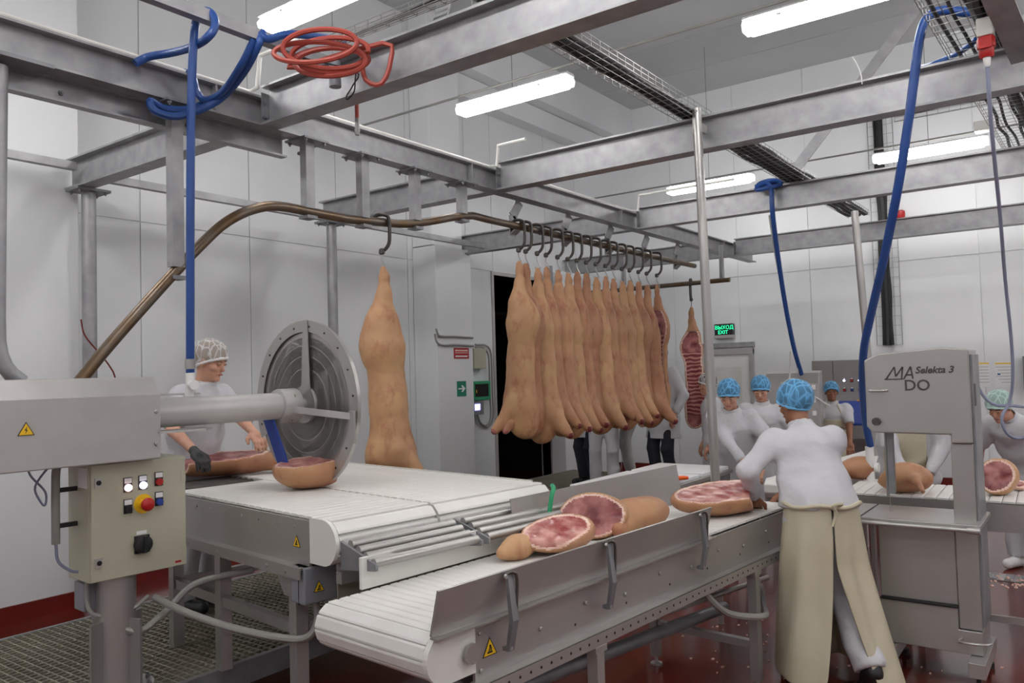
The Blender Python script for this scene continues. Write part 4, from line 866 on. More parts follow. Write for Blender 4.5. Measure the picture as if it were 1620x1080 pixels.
# ---------------------------------------------------------------- smooth solids: signed distance fields and surface nets
def surfnet(f, lo, hi, h):
    ax = [np.arange(lo[i]-h, hi[i]+2*h, h) for i in range(3)]
    G = np.stack(np.meshgrid(*ax, indexing='ij'), -1); v = f(G); ins = v < 0
    nx, ny, nz = v.shape
    cn = [(i,j,k) for i in (0,1) for j in (0,1) for k in (0,1)]
    sub = lambda A, c: A[c[0]:nx-1+c[0], c[1]:ny-1+c[1], c[2]:nz-1+c[2]]
    cnt = sum(sub(ins, c).astype(int) for c in cn); mask = (cnt > 0) & (cnt < 8)
    acc = np.zeros(mask.shape+(3,)); num = np.zeros(mask.shape)
    for a in range(8):
        for b in range(a+1, 8):
            ca, cb = cn[a], cn[b]
            if sum(abs(ca[i]-cb[i]) for i in range(3)) != 1: continue
            va, vb = sub(v, ca), sub(v, cb); cr = (sub(ins, ca) != sub(ins, cb)) & mask
            t = np.where(cr, va/np.where(va == vb, 1, va-vb), 0)
            for i in range(3): acc[..., i] += np.where(cr, ca[i]+t*(cb[i]-ca[i]), 0)
            num += cr
    idx = -np.ones(mask.shape, int); ids = np.argwhere(mask); idx[mask] = np.arange(len(ids))
    V = np.array([ax[i][0] for i in range(3)])+(ids+acc[mask]/num[mask][:, None])*h
    F = []
    for axis in range(3):
        o1, o2 = (axis+1) % 3, (axis+2) % 3
        s0 = [slice(None)]*3; s1 = [slice(None)]*3; s0[axis] = slice(0, -1); s1[axis] = slice(1, None)
        A, B = ins[tuple(s0)], ins[tuple(s1)]
        e = np.argwhere(A != B); e = e[(e[:, o1] > 0) & (e[:, o2] > 0) & (e[:, o1] < v.shape[o1]-1) & (e[:, o2] < v.shape[o2]-1)]
        if not len(e): continue
        d1 = np.zeros(3, int); d1[o1] = 1; d2 = np.zeros(3, int); d2[o2] = 1
        q = np.stack([idx[tuple((e-x).T)] for x in (d1+d2, d2, 0*d1, d1)], 1)
        fl = ~A[tuple(e.T)]; q[fl] = q[fl][:, ::-1]; F.append(q)
    F = np.concatenate(F); F = F[(F >= 0).all(1)]
    return V, F
def cone(P, a, b, ra, rb):
    a, b = np.array(a, float), np.array(b, float); ab = b-a; t = np.clip(((P-a) @ ab)/max(ab @ ab, 1e-9), 0, 1)
    return np.linalg.norm(P-(a+t[..., None]*ab), axis=-1)-(ra+(rb-ra)*t)
def ell(P, c, r):
    p = (P-np.array(c, float)); r = np.array(r, float); k0 = np.linalg.norm(p/r, axis=-1); k1 = np.linalg.norm(p/(r*r), axis=-1)
    return k0*(k0-1)/np.maximum(k1, 1e-6)
def smin(a, b, k): hh = np.clip(.5+.5*(b-a)/k, 0, 1); return b+(a-b)*hh-k*hh*(1-hh)
def U(k, *ds):
    d = ds[0]
    for e in ds[1:]: d = smin(d, e, k)
    return d
def wob(P, amp, fr, seed=0):
    x, y, z = P[..., 0]*fr+seed, P[..., 1]*fr+seed*1.7, P[..., 2]*fr+seed*.6
    return amp*(np.sin(x+1.3*np.sin(y*.9))+np.sin(y*1.1+1.2*np.sin(z*.8))+np.sin(z*1.2+np.sin(x*1.1)))/3
def folds(P, amp, seed=0):
    a = P[..., 0]*9+P[..., 1]*7+P[..., 2]*6+seed; b = P[..., 1]*10-P[..., 2]*11+P[..., 0]*4+seed*2
    return amp*(np.abs(np.sin(a+1.4*np.sin(b*.6)))+.8*np.abs(np.sin(b+1.2*np.sin(a*.7)))-.8)
def vmesh(name, V, F, mats, mi=None):
    me = bpy.data.meshes.new(name); me.vertices.add(len(V)); me.vertices.foreach_set('co', np.asarray(V, np.float32).ravel())
    me.loops.add(F.size); me.loops.foreach_set('vertex_index', F.ravel().astype(np.int32)); me.polygons.add(len(F))
    me.polygons.foreach_set('loop_start', np.arange(0, F.size, 4, dtype=np.int32)); me.polygons.foreach_set('loop_total', np.full(len(F), 4, np.int32))
    for k in (mats if isinstance(mats, (list, tuple)) else [mats]): me.materials.append(MATS[k])
    if mi is not None: me.polygons.foreach_set('material_index', np.asarray(mi, np.int32))
    me.polygons.foreach_set('use_smooth', np.ones(len(F), bool)); me.update(calc_edges=True); me.validate(); return me

# ---------------------------------------------------------------- half carcasses on hooks
def carcass_mesh(sgn, seed, skin, long=1.58):
    L = long
    def hull(P):
        d = U(.05, cone(P, (0,0,0), (.004,0,-.06), .03, .034), cone(P, (.004,0,-.06), (.0,0,-.17), .03, .04), cone(P, (.0,0,-.17), (-.012,.0,-.34), .046, .1))
        d = U(.09, d, ell(P, (-.025*sgn,.0,-.52), (.155,.125,.2)))
        tr = cone(P*np.array([1,1.08,1]), (.0,.01,-.6), (.03*sgn,.01,-L+.3), .126, .148); d = U(.08, d, tr)
        d = U(.08, d, ell(P, (.02*sgn,.0,-L+.24), (.165,.13,.22)), ell(P, (-.02*sgn,.02,-L+.1), (.1,.09,.11)))
        fl = U(.03, cone(P, (.08*sgn,-.05,-L+.3), (.2*sgn,-.09,-L+.14), .1, .058), cone(P, (.2*sgn,-.09,-L+.14), (.265*sgn,-.1,-L+.07), .052, .038))
        return U(.04, d, fl)+wob(P, .008, 15, seed)+wob(P, .003, 45, seed)+.004*np.exp(-((P[..., 2]+.74+.25*P[..., 0])/.012)**2)
    def full(P):
        d = hull(P); cut = P[..., 1]-.045-.012*np.sin(P[..., 2]*6+seed)
        # the cut runs only below the hock; the chest is hollow with standing ribs
        d = np.maximum(d, np.where(P[..., 2] < -.3, cut, -1))
        cav = ell(P, (.02*sgn,.11,-1.0), (.1,.095,.44))+.004*np.sin(P[..., 2]*150)
        return np.maximum(d, -cav)
    V, F = surfnet(full, (-.36,-.25,-L-.05), (.36,.16,.05), .0145)
    c = V[F].mean(1); hd = hull(c); mi = np.zeros(len(F), int)
    mi[hd < -.007] = 2; mi[hd < -.022] = 1; mi[(hd < -.022) & (np.abs(c[:, 2]+1.0) < .42)] = 3
    mi[(np.hypot(c[:,0]-.285*sgn, c[:,2]+L-.055) < .035)] = 1
    return vmesh('half_carcass', V, F, [skin, 'meatd', 'fat', 'ribs'], mi)
CM_ = [carcass_mesh(1, 1, 'skin'), carcass_mesh(-1, 2, 'skin2'), carcass_mesh(1, 3, 'skin2'), carcass_mesh(-1, 5, 'skin3', 1.55), carcass_mesh(1, 8, 'skin3', 1.6)]
hk = MB().tube(smoothpath([(-.05,0,-.02),(-.05,0,.03),(-.02,0,.055),(.03,0,.05),(.055,0,.02),(.058,0,-.1),(.05,0,-.16),(.02,0,-.2),(-.005,0,-.2)], 4), .018, 8, flat=.75).mesh('rail_hook', 'hook', True)
kb = MB().lathe([(.012,-.235),(.022,-.225),(.022,-.2),(.012,-.19)], 'z', 10).mesh('swivel', 'hook', True)
sk = MB().tube(smoothpath([(0,0,-.22),(.0,0,-.27),(.02,0,-.32),(.028,0,-.345),(.012,0,-.37),(-.012,0,-.36),(-.018,0,-.335)], 4), .006, 6).mesh('wire_hook', 'steel', True)
def hookup(x, y, z, rz, label, group):
    t = T('meat_hook', label, 'hook', (x, y, z), rz, group)
    inst('rail_hook', hk, t); inst('swivel', kb, t); inst('wire_hook', sk, t)
def carc(me, x, y, z, rz, label, group, sc=(1,1,1)):
    o = bpy.data.objects.new('half_carcass', me); COL.objects.link(o); o.location = (x, y, z); o.rotation_euler = (0, 0, rz); o.scale = sc
    return tag(o, label, 'carcass', group)
x_ = float(PY(603, 350, YA)[0]); zr = railz(x_)
hookup(x_, YA, zr, R(-50), 'rail hook carrying the single carcass beside the disc', 'hooks on the carcass rail')
carc(CM_[2], x_+.01, YA, zr-.335, R(-42), 'single half carcass hung alone beside the large disc', 'half carcasses on the rail', (1,1.1,1.02))
ORD = 'first second third fourth fifth sixth seventh eighth ninth tenth eleventh twelfth thirteenth fourteenth fifteenth sixteenth'.split()
hpx = [820,831,849,863,881,897,911,926,941,956,968,982,994,1008,1021,1037]
for i, px in enumerate(hpx):
    x_ = float(PY(px, 380, YA)[0]); y_ = YA; jit = random.uniform(-6, 6)
    hookup(x_, y_, ZR, R(-60+jit), ORD[i]+' dark hook in the close row, counted from the doorway end', 'hooks in the close row')
    me = CM_[(1, 2, 0, 4, 2, 0, 2, 4)[i//2]] if i % 2 == 0 else CM_[(0, 3, 2)[i % 3]]
    lab = {0: 'half carcass leading the close row, foreleg spread toward the doorway', 15: 'last half carcass of the close row with red ribs showing'}.get(i, ORD[i]+' half carcass in the close row, counted from the doorway end')
    carc(me, x_+.0, y_, ZR-.335-.012*(i % 3), R(-62+jit+(0 if i % 2 == 0 else 28)) if i != 15 else R(70), lab, 'half carcasses in the close row', (.92+.02*(i % 3), .66, .97+.015*(i % 3)))
q = PX(1093, 460, XR2); hookup(XR2, q[1], 2.85, R(30), 'rail hook of the lone carcass by the polished pole', 'hooks on the carcass rail')
carc(CM_[1], XR2, q[1], 2.85-.335, R(105), 'lone half carcass showing ribs beside the polished pole', 'half carcasses on the rail', (.9,.9,.97))
for k in range(4):
    xx = dx0+.15+.34*k; carc(CM_[(0, 3, 4, 1)[k]], xx, YL+1.1+.12*k, 2.7, R(20*k-30), 'half carcass hung in the dark cold store', 'carcasses in the cold store')
O('carcass_rail', MB().box(dx0-1.8, dx1+1.2, YL+1.0, YL+1.6, 2.7, 2.76), 'rail', label='broad carcass rail inside the dark cold store', cat='rail')

# ---------------------------------------------------------------- meat on the belts
def piece(label, loc, rz, dims, cuts, cones=(), seed=0, skin='skin', tilt=(0,0), group=None, h=.008, meat='meat', name='meat_cut'):
    """a joint lying on its base; cuts = [(world normal, distance from centre)]; cones = shank limbs"""
    l, w_, hh = dims
    def hull(P):
        d = ell(P, (0,0,hh), (l, w_, hh*1.05))
        for (a, b, ra, rb) in cones: d = U(.05, d, cone(P, a, b, ra, rb))
        return d+wob(P, .006, 22, seed)
    def full(P):
        d = hull(P)
        for nr, ds_ in cuts:
            n_ = np.array(nr, float); n_ /= np.linalg.norm(n_); n_ = np.array([n_[0]*math.cos(rz)+n_[1]*math.sin(rz), -n_[0]*math.sin(rz)+n_[1]*math.cos(rz), n_[2]])
            d = np.maximum(d, (P-np.array([0,0,hh])) @ n_-ds_+wob(P, .004, 60, seed))
        return np.maximum(d, -P[..., 2]+.001)
    ex = max([max(abs(c[0][i])+c[2], abs(c[1][i])+c[3]) for c in cones for i in (0,1,2)]+[0])
    m_ = max(l, ex); V, F = surfnet(full, (-m_-.02,-max(w_,ex)-.02,-.01), (m_+.02,max(w_,ex)+.02,max(2.1*hh,ex*.6)+.03), h)
    c = V[F].mean(1); hd = hull(c); mi = np.zeros(len(F), int); up = c[:, 2] > .006
    mi[(hd < -.006) & up] = 2; mi[(hd < -.017) & up] = 1
    o = O(name, vmesh(name, V, F, [skin, meat, 'fat'], mi), None, label=label, cat='meat', group=group, loc=tuple(float(a) for a in loc)); o.rotation_euler = (R(tilt[0]), R(tilt[1]), rz)
    return o
hz1 = H1+.002; hz2 = HB+.002
piece('skin-on ham with red cut top lying on the twin belt', PZ(492, 772, hz1), R(-25), (.2,.14,.105), [((-.12,-.05,1),.045), ((.75,-.65,.0),.14)], seed=1, skin='skin')
piece('long pork side with shank under the gloved hand', PZ(350, 752, hz1), R(-28), (.34,.14,.09), [((-.12,-.12,1),.035), ((-1,.2,.1),.22)], [((.2,-.03,.07), (.42,-.08,.045), .055, .035)], seed=4, skin='skin3', meat='meatd')
piece('pale pork shank end at the tail of the conveyor pile', PZ(824, 880, hz2), R(5), (.1,.07,.05), [((.6,-.8,.1),.06)], [((-.05,0,.05), (-.13,.02,.04), .045, .028)], seed=7, skin='skin2')
piece('raw red shoulder cut in the middle of the conveyor pile', PZ(885, 872, hz2), R(-12), (.21,.14,.085), [((-.28,-.25,1),.035), ((-.8,-.6,.2),.12)], seed=9)
piece('loin with a round eye of meat and white fat rim', PZ(940, 850, hz2), R(-55), (.18,.14,.11), [((-.85,-.35,.35),.03)], seed=12, skin='skin2', meat='meatd')
piece('smooth skin-on pork belly joint resting behind the guard', PZ(1010, 838, hz2), R(-8), (.24,.13,.085), [((.9,-.3,0),.2)], [((-.15,-.03,.07), (-.26,-.06,.05), .06, .035)], seed=15, skin='skin')
piece('pork side with red rib end under the worker\'s hand', PZ(1150, 812, hz2), R(-28), (.38,.17,.1), [((-.14,-.16,1),.04), ((.35,-.95,.2),.13)], seed=18, skin='skin', meat='meat')
piece('skin-on ham with a round cut bone end behind the saw blade', PZ(1432, 778, hz2), R(-75), (.17,.11,.095), [((-.1,.9,.6),.12)], [((-.08,.1,.07), (-.02,.24,.045), .05, .036), ((.05,-.13,.1), (.08,-.24,.04), .03, .012)], seed=21, skin='skin')
piece('small skin-on ham on the belt by the blue hose', PZ(1362, 757, hz2), R(-60), (.15,.1,.08), [((.5,-.9,0),.07)], seed=24, skin='skin3')
piece('cut ham showing dark muscle beyond the band saw column', PZ(1580, 782, hz2), R(-20), (.16,.1,.11), [((-.9,-.3,.3),.05)], seed=27, skin='skin2', meat='meatd')
piece('small dark meat trimming at the edge of the white belt', PZ(1612, 775, hz2), R(30), (.06,.05,.035), [((-.4,0,1),.01)], seed=30, meat='meatd', skin='fat')

# ---------------------------------------------------------------- people
def ik(a, b, l1, l2, pole):
    a, b = np.array(a, float), np.array(b, float); d = b-a; L = np.linalg.norm(d); u = d/max(L, 1e-6); L = min(L, (l1+l2)*.995)
    k = (l1*l1-l2*l2+L*L)/(2*L); hgt = math.sqrt(max(l1*l1-k*k, 0)); p = np.array(pole, float); p = p-u*(p @ u); p /= max(np.linalg.norm(p), 1e-6)
    return a+u*k+p*hgt, a+u*L
def person(label, foot, yaw, h=1.74, lean=0, hands=None, head=(0, 0), net='net', band='netband', hair='hair', skin='hskin', trousers='cloth', shoes='black', sleeve='long', hem=.78, feet=((.0,.11),(.0,-.11)), apron=None, gloves=None, lift=(0,0), coat='cloth', fine=.0075, elbow=(-.5,.6,-.5), bend=0.0, legk=1.0):
    s = h/1.75; cy, sy = math.cos(yaw), math.sin(yaw); F0 = np.array(foot, float)
    def loc(p): p = np.array(p, float)-F0; return np.array([cy*p[0]+sy*p[1], -sy*p[0]+cy*p[1], p[2]])
    hipz = .92*s; hip = np.array([-.05*math.sin(lean)*2, 0, hipz]); dr = np.array([math.sin(lean), 0, math.cos(lean)])
    sh_c = hip+dr*.5*s; nk = hip+dr*.56*s; nd = np.array([math.sin(lean+bend), 0, math.cos(lean+bend)]); hc = nk+nd*.155*s+np.array([.02,0,0])
    SH = [sh_c+np.array([0,.175*s,0]), sh_c+np.array([0,-.175*s,0])]
    HA = []
    for k in (0, 1):
        side = 1 if k == 0 else -1
        tg = loc(hands[k]) if hands and hands[k] is not None else SH[k]+np.array([.08,.07*side,-.5*s])
        el, wr = ik(SH[k], tg, .3*s, .27*s, (elbow[0], elbow[1]*side, elbow[2])); HA.append((el, wr))
    LG_ = []
    for k in (0, 1):
        side = 1 if k == 0 else -1; hj = hip+np.array([0,.095*s*side,0]); an = np.array([feet[k][0], feet[k][1], .085+lift[k]]); kn_, an = ik(hj, an, .43*s, .42*s, (1, 0, 0)); LG_.append((hj, kn_, an))
    hy, hp_ = head
    fx = np.array([math.cos(hy)*math.cos(hp_), math.sin(hy)*math.cos(hp_), -math.sin(hp_)]); ly = np.array([-math.sin(hy), math.cos(hy), 0]); uz = np.cross(fx, ly)
    HM = np.stack([fx, ly, uz]); k9 = s*1.0
    toH = lambda P: ((P-hc) @ HM.T)/k9
    Vs, Fs = [], []
    def put(V, F): Fs.append(F+sum(len(v) for v in Vs)); Vs.append(V)
    # head and neck
    def headf(P):
        q = toH(P)
        d = U(.03, ell(q, (-.008,0,.035), (.096,.076,.098)), ell(q, (.028,0,-.045), (.066,.056,.078)))
        d = U(.012, d, ell(q, (.066,0,.034), (.028,.052,.013)), cone(q, (.088,0,.012), (.106,0,-.024), .008, .013), ell(q, (.078,0,-.092), (.022,.026,.02)), ell(q, (.058,.038,-.022), (.03,.026,.022)), ell(q, (.058,-.038,-.022), (.03,.026,.022)))
        d = U(.008, d, ell(q, (.088,0,-.057), (.013,.026,.011)))
        for t_ in (1, -1):
            d = -U(.008, -d, ell(q, (.1,.033*t_,.012), (.018,.02,.013))); d = U(.008, d, ell(q, (.088,.033*t_,.011), (.012,.016,.01)), ell(q, (-.004,.079*t_,-.005), (.02,.011,.034)))
        d *= k9
        return U(.03, d, cone(P, nk-nd*.06, hc-uz*.06-fx*.012, .058*s, .054*s))
    put(*surfnet(headf, hc-.21*s, hc+.16*s, fine))
    # trunk and limbs under the clothes
    def bod(P):
        q = P*np.array([1,.75,1]); d = U(.05, cone(q, hip, sh_c-dr*.08, .105*s, .105*s), cone(P, SH[0]-dr*.03, SH[1]-dr*.03, .05, .05), cone(P, sh_c, nk, .07, .055))
        for k in (0, 1): d = U(.02, d, cone(P, SH[k], HA[k][0], .045, .036)); d = U(.02, d, cone(P, HA[k][0], HA[k][1], .04, .027))
        for k in (0, 1): d = U(.03, d, cone(P, LG_[k][0], LG_[k][1], .075, .05)); d = U(.02, d, cone(P, LG_[k][1], LG_[k][2], .05, .036))
        return d
    al = np.array([SH[0], SH[1], nk]+[x for p_ in HA for x in p_]+[x for p_ in LG_ for x in p_])
    lo, hi = al.min(0)-.14, al.max(0)+.14
    put(*surfnet(bod, lo, hi, .017))
    # hands with four fingers and a thumb
    gl = []
    for k in (0, 1):
        el, wr = HA[k]; side = 1 if k == 0 else -1
        f_ = (wr-el)/np.linalg.norm(wr-el); dn = np.array([0,0,-1.0]); dn = dn-f_*(dn @ f_)
        if np.linalg.norm(dn) < .3: dn = np.array([0,-side,0.])-f_*(-side*f_[1])
        dn /= np.linalg.norm(dn); lt = np.cross(f_, dn)*side      # towards the thumb
        if (lt @ np.array([0,-side,0])) < 0: lt = -lt
        at = lambda a, b, c: wr+f_*a+lt*b+dn*c
        prim = [(at(0,0,0), at(.06,0,.004), .027, .03), (at(.05,.022,.004), at(.085,.028,.008), .02, .015), (at(.05,-.022,.004), at(.08,-.028,.008), .02, .015)]
        for j, (b_, ln_) in enumerate(((.03,.07), (.011,.08), (-.009,.075), (-.028,.058))):
            a0_ = at(.085,b_,.006); a1_ = at(.085+ln_*.5,b_*1.15,.014); a2_ = at(.085+ln_*.82,b_*1.15,.036); a3_ = at(.085+ln_*.95,b_*1.1,.056); prim += [(a0_,a1_,.0105,.0095), (a1_,a2_,.0095,.009), (a2_,a3_,.009,.0075)]
        prim += [(at(.025,.03,.008), at(.058,.058,.018), .015,.0125), (at(.058,.058,.018), at(.09,.062,.032), .0125,.009)]
        def hf(P, prim=prim):
            d = None
            for p_ in prim: e = cone(P, *p_); d = e if d is None else smin(d, e, .007)
            return d
        c_ = at(.09,0,.01); V, F = surfnet(hf, c_-.125, c_+.125, .0058)
        if gloves and gloves[k]: gl.append((V, F))
        else: put(V, F)
    o = O('person', vmesh('person', np.concatenate(Vs), np.concatenate(Fs), skin), None, label=label, cat='person', loc=tuple(F0)); o.rotation_euler = (0, 0, yaw)
    for V, F in gl: O('glove', vmesh('glove', V, F, 'glove'), None, o)
    W = lambda q: tuple(hc+(HM.T @ np.array(q))*k9)
    for t_ in (1, -1):
        O('eye', MB().lathe([(.001,-.006),(.008,-.002),(.008,.002),(.001,.006)], 'z', 10, W((.092,.033*t_,.011))), 'eye', o, smooth=True)
        O('eyebrow', MB().bar(W((.094,.016*t_,.031)), W((.082,.052*t_,.031)), .006, .006), hair, o)
    O('lips', MB().bar(W((.0985,-.02,-.058)), W((.0985,.02,-.058)), .006, .009), 'lip', o)
    # hair and hair net
    pl = lambda q: (-.01+.62*q[..., 0])-q[..., 2]
    def nf(r):
        def f(P):
            q = toH(P); return np.maximum(ell(q, (-.016,0,.045), r)+wob(q, .0035, 70, 1), pl(q))*k9
        return f
    V, F = surfnet(nf((.107,.087,.1)), hc-.2*s, hc+.2*s, .0085); O('hair', vmesh('hair', V, F, hair), None, o)
    V, F = surfnet(nf((.122,.103,.112)), hc-.2*s, hc+.2*s, fine); O('hair_net', vmesh('hair_net', V, F, net), None, o)
    def bf(P):
        q = toH(P); e = ell(q, (-.016,0,.045), (.119,.1,.111)); return np.maximum(np.maximum(np.abs(e)-.006, np.abs(pl(q)+.004)-.011)+wob(q, .002, 90, 2), -1)*k9
    V, F = surfnet(bf, hc-.2*s, hc+.2*s, .0065); O('net_band', vmesh('net_band', V, F, band), None, o)
    # coat
    def coatf(P, grow=0, arms=True):
        R_ = P-hip; c_, s_ = math.cos(lean), math.sin(lean)
        q = np.stack([R_[..., 0]*c_-R_[..., 2]*s_, R_[..., 1]*.72, R_[..., 0]*s_+R_[..., 2]*c_], -1)
        d = U(.06, cone(q, (0,0,.0), (0,0,.22*s), .15*s, .138*s), cone(q, (0,0,.22*s), (.005,0,.42*s), .138*s, .142*s), cone(P, SH[0]-dr*.045, SH[1]-dr*.045, .075*s, .075*s))
        d = U(.04, d, cone(P, sh_c-dr*.02, nk+dr*.0, .1*s, .078*s))
        qq = P*np.array([1,.72,1]); d = U(.05, d, cone(qq, hip, (hip[0],0,hem*s), .155*s, .17*s))
        if arms:
            for k in (0, 1):
                el, wr = HA[k]; d = U(.035, d, cone(P, SH[k], el, .078*s, .062*s))
                if sleeve == 'long': d = U(.02, d, cone(P, el, el+(wr-el)*.93, .062*s, .047*s))
                else: d = U(.02, d, cone(P, SH[k]*.5+el*.5, SH[k]*.12+el*.88, .07*s, .068*s))
        d = d+wob(P, .007, 20, 3)+folds(P, .011, h*40)-grow
        d = np.maximum(d, -cone(P, nk-nd*.02, nk+nd*.3, .062*s, .07*s)); d = np.maximum(d, hem*s-P[..., 2])
        d = np.maximum(d, (P-(nk+nd*.03)) @ nd)
        for k in (0, 1):
            el, wr = HA[k]
            if sleeve == 'long': f_ = (wr-el)/np.linalg.norm(wr-el); w__ = (P-wr) @ f_+.012; near = np.linalg.norm(P-wr, axis=-1) < .11; d = np.where(near, np.maximum(d, w__), d)
            else: f_ = (el-SH[k])/np.linalg.norm(el-SH[k]); p0 = SH[k]*.1+el*.9; near = np.linalg.norm(P-p0, axis=-1) < .13; d = np.where(near, np.maximum(d, (P-p0) @ f_), d)
        return d
    V, F = surfnet(coatf, lo-.03, hi+.05, .0145); cobj = O('coat', vmesh('coat', V, F, coat), None, o)
    V, F = surfnet(lambda P: np.maximum(np.maximum(np.abs(cone(P, nk-nd*.035, nk+nd*.03, .078*s, .07*s))-.006, -((P-(nk-nd*.02)) @ nd)), ((P-(nk+nd*.035)) @ nd)), nk-.14, nk+.14, .008); O('collar', vmesh('collar', V, F, coat), None, cobj)
    # trousers and shoes
    def trf(P):
        d = cone(P*np.array([1,.75,1]), hip, hip+np.array([0,0,-.06]), .135*s, .14*s)
        for k in (0, 1): hj, kn_, an = LG_[k]; d = U(.03, d, cone(P, hj, kn_, .103*s*legk, .08*s*legk)); d = U(.02, d, cone(P, kn_, an, .08*s*legk, .078*s*legk))
        d = d+wob(P, .005, 26, 5)+folds(P, .009, h*20)
        for k in (0, 1):
            hj, kn_, an = LG_[k]; f_ = (an-kn_)/np.linalg.norm(an-kn_); near = np.linalg.norm(P-an, axis=-1) < .13; d = np.where(near, np.maximum(d, (P-an) @ f_+.005), d)
        return d
    V, F = surfnet(trf, np.array([lo[0], -.36, .02]), np.array([hi[0], .36, hipz+.12]), .0155); O('trousers', vmesh('trousers', V, F, trousers), None, o)
    for k in (0, 1):
        hj, kn_, an = LG_[k]; g_ = np.array([1,0,0.]) if lift[k] < .03 else np.array([.75,0,-.66]); b0 = an-np.array([0,0,.035])
        if lift[k] < .03: b0[2] = .045
        f = lambda P: np.maximum(U(.03, cone(P, b0-g_*.05, b0+g_*.16, .045, .042), cone(P, an+np.array([0,0,.04]), b0, .052, .05)), (-P[..., 2]+.002))
        V, F = surfnet(f, b0-.26, b0+.26, .012); O('shoe', vmesh('shoe', V, F, shoes), None, o)
    if apron == 'bib':
        def af(P):
            d = coatf(P, .016, False); r_ = (P-hip); zz = r_ @ dr
            return np.maximum(np.maximum(np.maximum(d, -coatf(P, -.012, False)), .03-r_[..., 0]+r_[..., 2]*math.tan(lean)), np.maximum(np.abs(P[..., 1])-.15, zz-.36*s))
        V, F = surfnet(af, np.array([-.3,-.3,hem*s-.02]), np.array([.6,.3,1.5*s]), .0105); a_o = O('apron', vmesh('apron', V, F, 'apron'), None, o)
        st = MB()
        for t_ in (1, -1): q0_ = hip+dr*.34*s; st.tube([tuple(q0_+np.array([.135,.12*t_,.0])), tuple(nk+np.array([.07,.06*t_,-.02])), tuple(nk+np.array([-.02,.07*t_,.02]))], .01, 6)
        O('strap', st, 'apron', a_o); 
        sk_ = MB(); n_ = 14; rows = 6
        vs_ = [(.02+.17*math.cos(t0), .2*math.sin(t0), hem*s-.0-(hem*s-.45)*j/rows+.12) for j in range(rows+1) for t0 in [R(-85+170*i/n_) for i in range(n_+1)]]
        sk_.add(vs_, [(j*(n_+1)+i, j*(n_+1)+i+1, (j+1)*(n_+1)+i+1, (j+1)*(n_+1)+i) for j in range(rows) for i in range(n_)]); q_ = O('apron_skirt', sk_, 'apron', o, smooth=True); q_.modifiers.new('s', 'SOLIDIFY').thickness = .004
    if apron == 'wrap':
        # long rubber wrap apron tied at the waist, open behind
        sk_ = MB(); n_, rows = 48, 20; zt_ = hipz+.1*s; zb_ = .06; ga, gb = R(188), R(-166)+0
        vs_ = []
        for j in range(rows+1):
            tt = j/rows; zz = zt_+(zb_-zt_)*tt
            op = .02+.30*max(0, tt-.22)**1.1
            for i in range(n_+1):
                a0_ = -PI+op*.6; a1_ = PI-op*1.5; a = a0_+(a1_-a0_)*i/n_
                flare = 1+.5*tt*(.5+.35*math.sin(a*3+1.0))+.07*min(1, tt*3)*math.sin(a*9+2*math.sin(a*2)+tt*2) ; rx, ry = .155+.045*tt, .195+.045*tt
                kick = .16*max(0, tt-.35)*max(0, -math.cos(a-.0))*(1 if a < 0 else .15)
                x0 = hip[0]*(1-tt*.5); vs_.append((x0+rx*flare*math.cos(a)-kick*1.3, ry*flare*math.sin(a)-kick*.9, zz+.012*math.sin(a*7)*tt))
        sk_.add(vs_, [(j*(n_+1)+i, j*(n_+1)+i+1, (j+1)*(n_+1)+i+1, (j+1)*(n_+1)+i) for j in range(rows) for i in range(n_)])
        q_ = O('apron', sk_, 'apron', o, smooth=True, label='long cream wrap apron open behind'); q_.modifiers.new('s', 'SOLIDIFY').thickness = .004; sb = q_.modifiers.new('u', 'SUBSURF'); sb.levels = 1; sb.render_levels = 1
        bd = MB().tube([(hip[0]+.17*math.cos(t), .212*math.sin(t), zt_-.005+.008*math.sin(5*t)) for t in np.linspace(-PI, PI, 40)], .012, 8); O('apron_tie', bd, 'apron', q_, smooth=True)
        O('tie_knot', MB().tube(smoothpath([(hip[0]-.18,-.02,zt_),(hip[0]-.21,-.03,zt_+.02),(hip[0]-.21,.02,zt_+.01),(hip[0]-.2,0,zt_-.03),(hip[0]-.195,.02,zt_-.1)], 3), .009, 6), 'apron', q_, smooth=True)
    return o
person('woman worker in a white hair net reaching over the belt beside the disc', (2.96, 4.74, ZP), R(-76), 1.70, R(12), [PD(428,716,4.75), PD(306,712,4.62)], (R(12), R(18)), 'netw', 'netbandw', 'hairb', 'hskin', sleeve='short', hem=.62, gloves=(False, True), fine=.006)
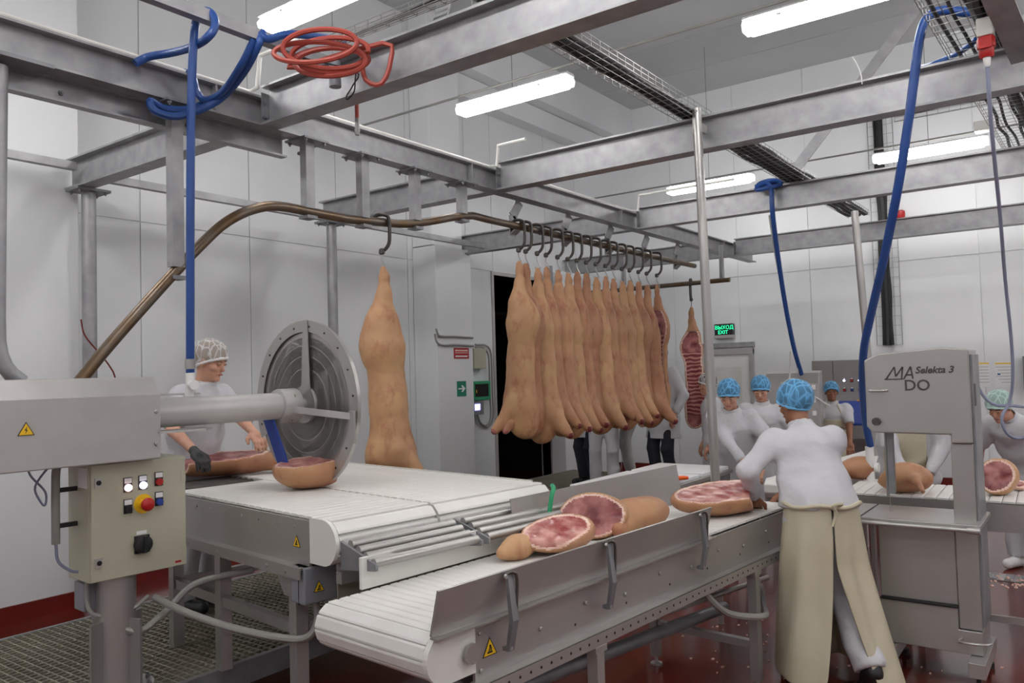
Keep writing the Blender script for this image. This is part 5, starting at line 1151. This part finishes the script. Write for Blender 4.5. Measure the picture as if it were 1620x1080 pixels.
person('worker seen from behind in a blue hair net and long cream wrap apron', (4.66, 1.31, 0), R(38), 1.69, R(25), [PD(1192,785,4.72), PD(1238,782,5.0)], (R(22), R(14)), skin='hskind', apron='wrap', feet=((.12,.1),(-.28,-.13)), lift=(0,.05), hem=.995, fine=.006, elbow=(-.6,.8,-.4), legk=1.2)
def at(px, D): p_ = PD(px, 700, D); return (float(p_[0]), float(p_[1]))
x_, y_ = at(1166, 7.15)
person('worker in a white coat and blue hair net bending over the cutting board', (x_, y_, 0), R(188), 1.66, R(22), [PD(1205,738,6.75), PD(1180,735,6.7)], (R(4), R(28)), hem=.55)
x_, y_ = at(1211, 8.1)
person('worker in a white coat behind the one at the cutting board', (x_, y_, 0), R(190), 1.64, R(14), [None, PD(1190,730,7.9)], (R(2), R(24)), hem=.55)
x_, y_ = at(1318, 9.6)
person('short sleeved worker with a bib apron before the control cabinet', (x_, y_, 0), R(198), 1.52, R(8), [PD(1345,700,9.2), PD(1300,702,9.2)], (0, 0), skin='hskind', sleeve='short', apron='bib', hem=.55)
x_, y_ = at(1133, 9.2)
person('worker in a pale grey hair net half hidden behind the polished pole', (x_, y_, 0), R(120), 1.66, R(5), None, (0, R(10)), 'netw', 'netbandw', hem=.55)
person('worker in a cream bib apron standing behind the band saw throat', (6.75, 1.22, 0), R(186), 1.74, R(10), [PD(1470,752,5.85), PD(1432,752,5.8)], (0, R(25)), apron='bib', hem=.6, gloves=(False, False))
person('worker in a pale green hair net bending by the band saw column', (7.95, .52, 0), R(158), 1.62, R(36), [PD(1612,712,7.15), PD(1548,748,6.75)], (R(0), R(30)), 'netg', 'netbandg', sleeve='short', shoes='white', hem=.6, bend=.3)
for (px, py, D_, tr, yw, hm, lb) in ((932, 772, 10.2, 'navy', 160, .62, 'worker in dark trousers standing behind the hung carcasses by the doorway'), (955, 772, 9.7, 'cloth', -150, .9, 'worker in white trousers and black boots behind the hung carcasses'), (998, 768, 10.5, 'clothw', 120, .82, 'worker in white cargo trousers behind the last hung carcasses'), (1050, 766, 9.75, 'navy', 170, .62, 'worker in dark trousers beside the lone hung carcass')):
    x_, y_ = at(px, D_); person(lb, (x_, y_, ZP), R(yw), 1.72, R(2), None, (0, 0), trousers=tr, hem=hm, fine=.011)
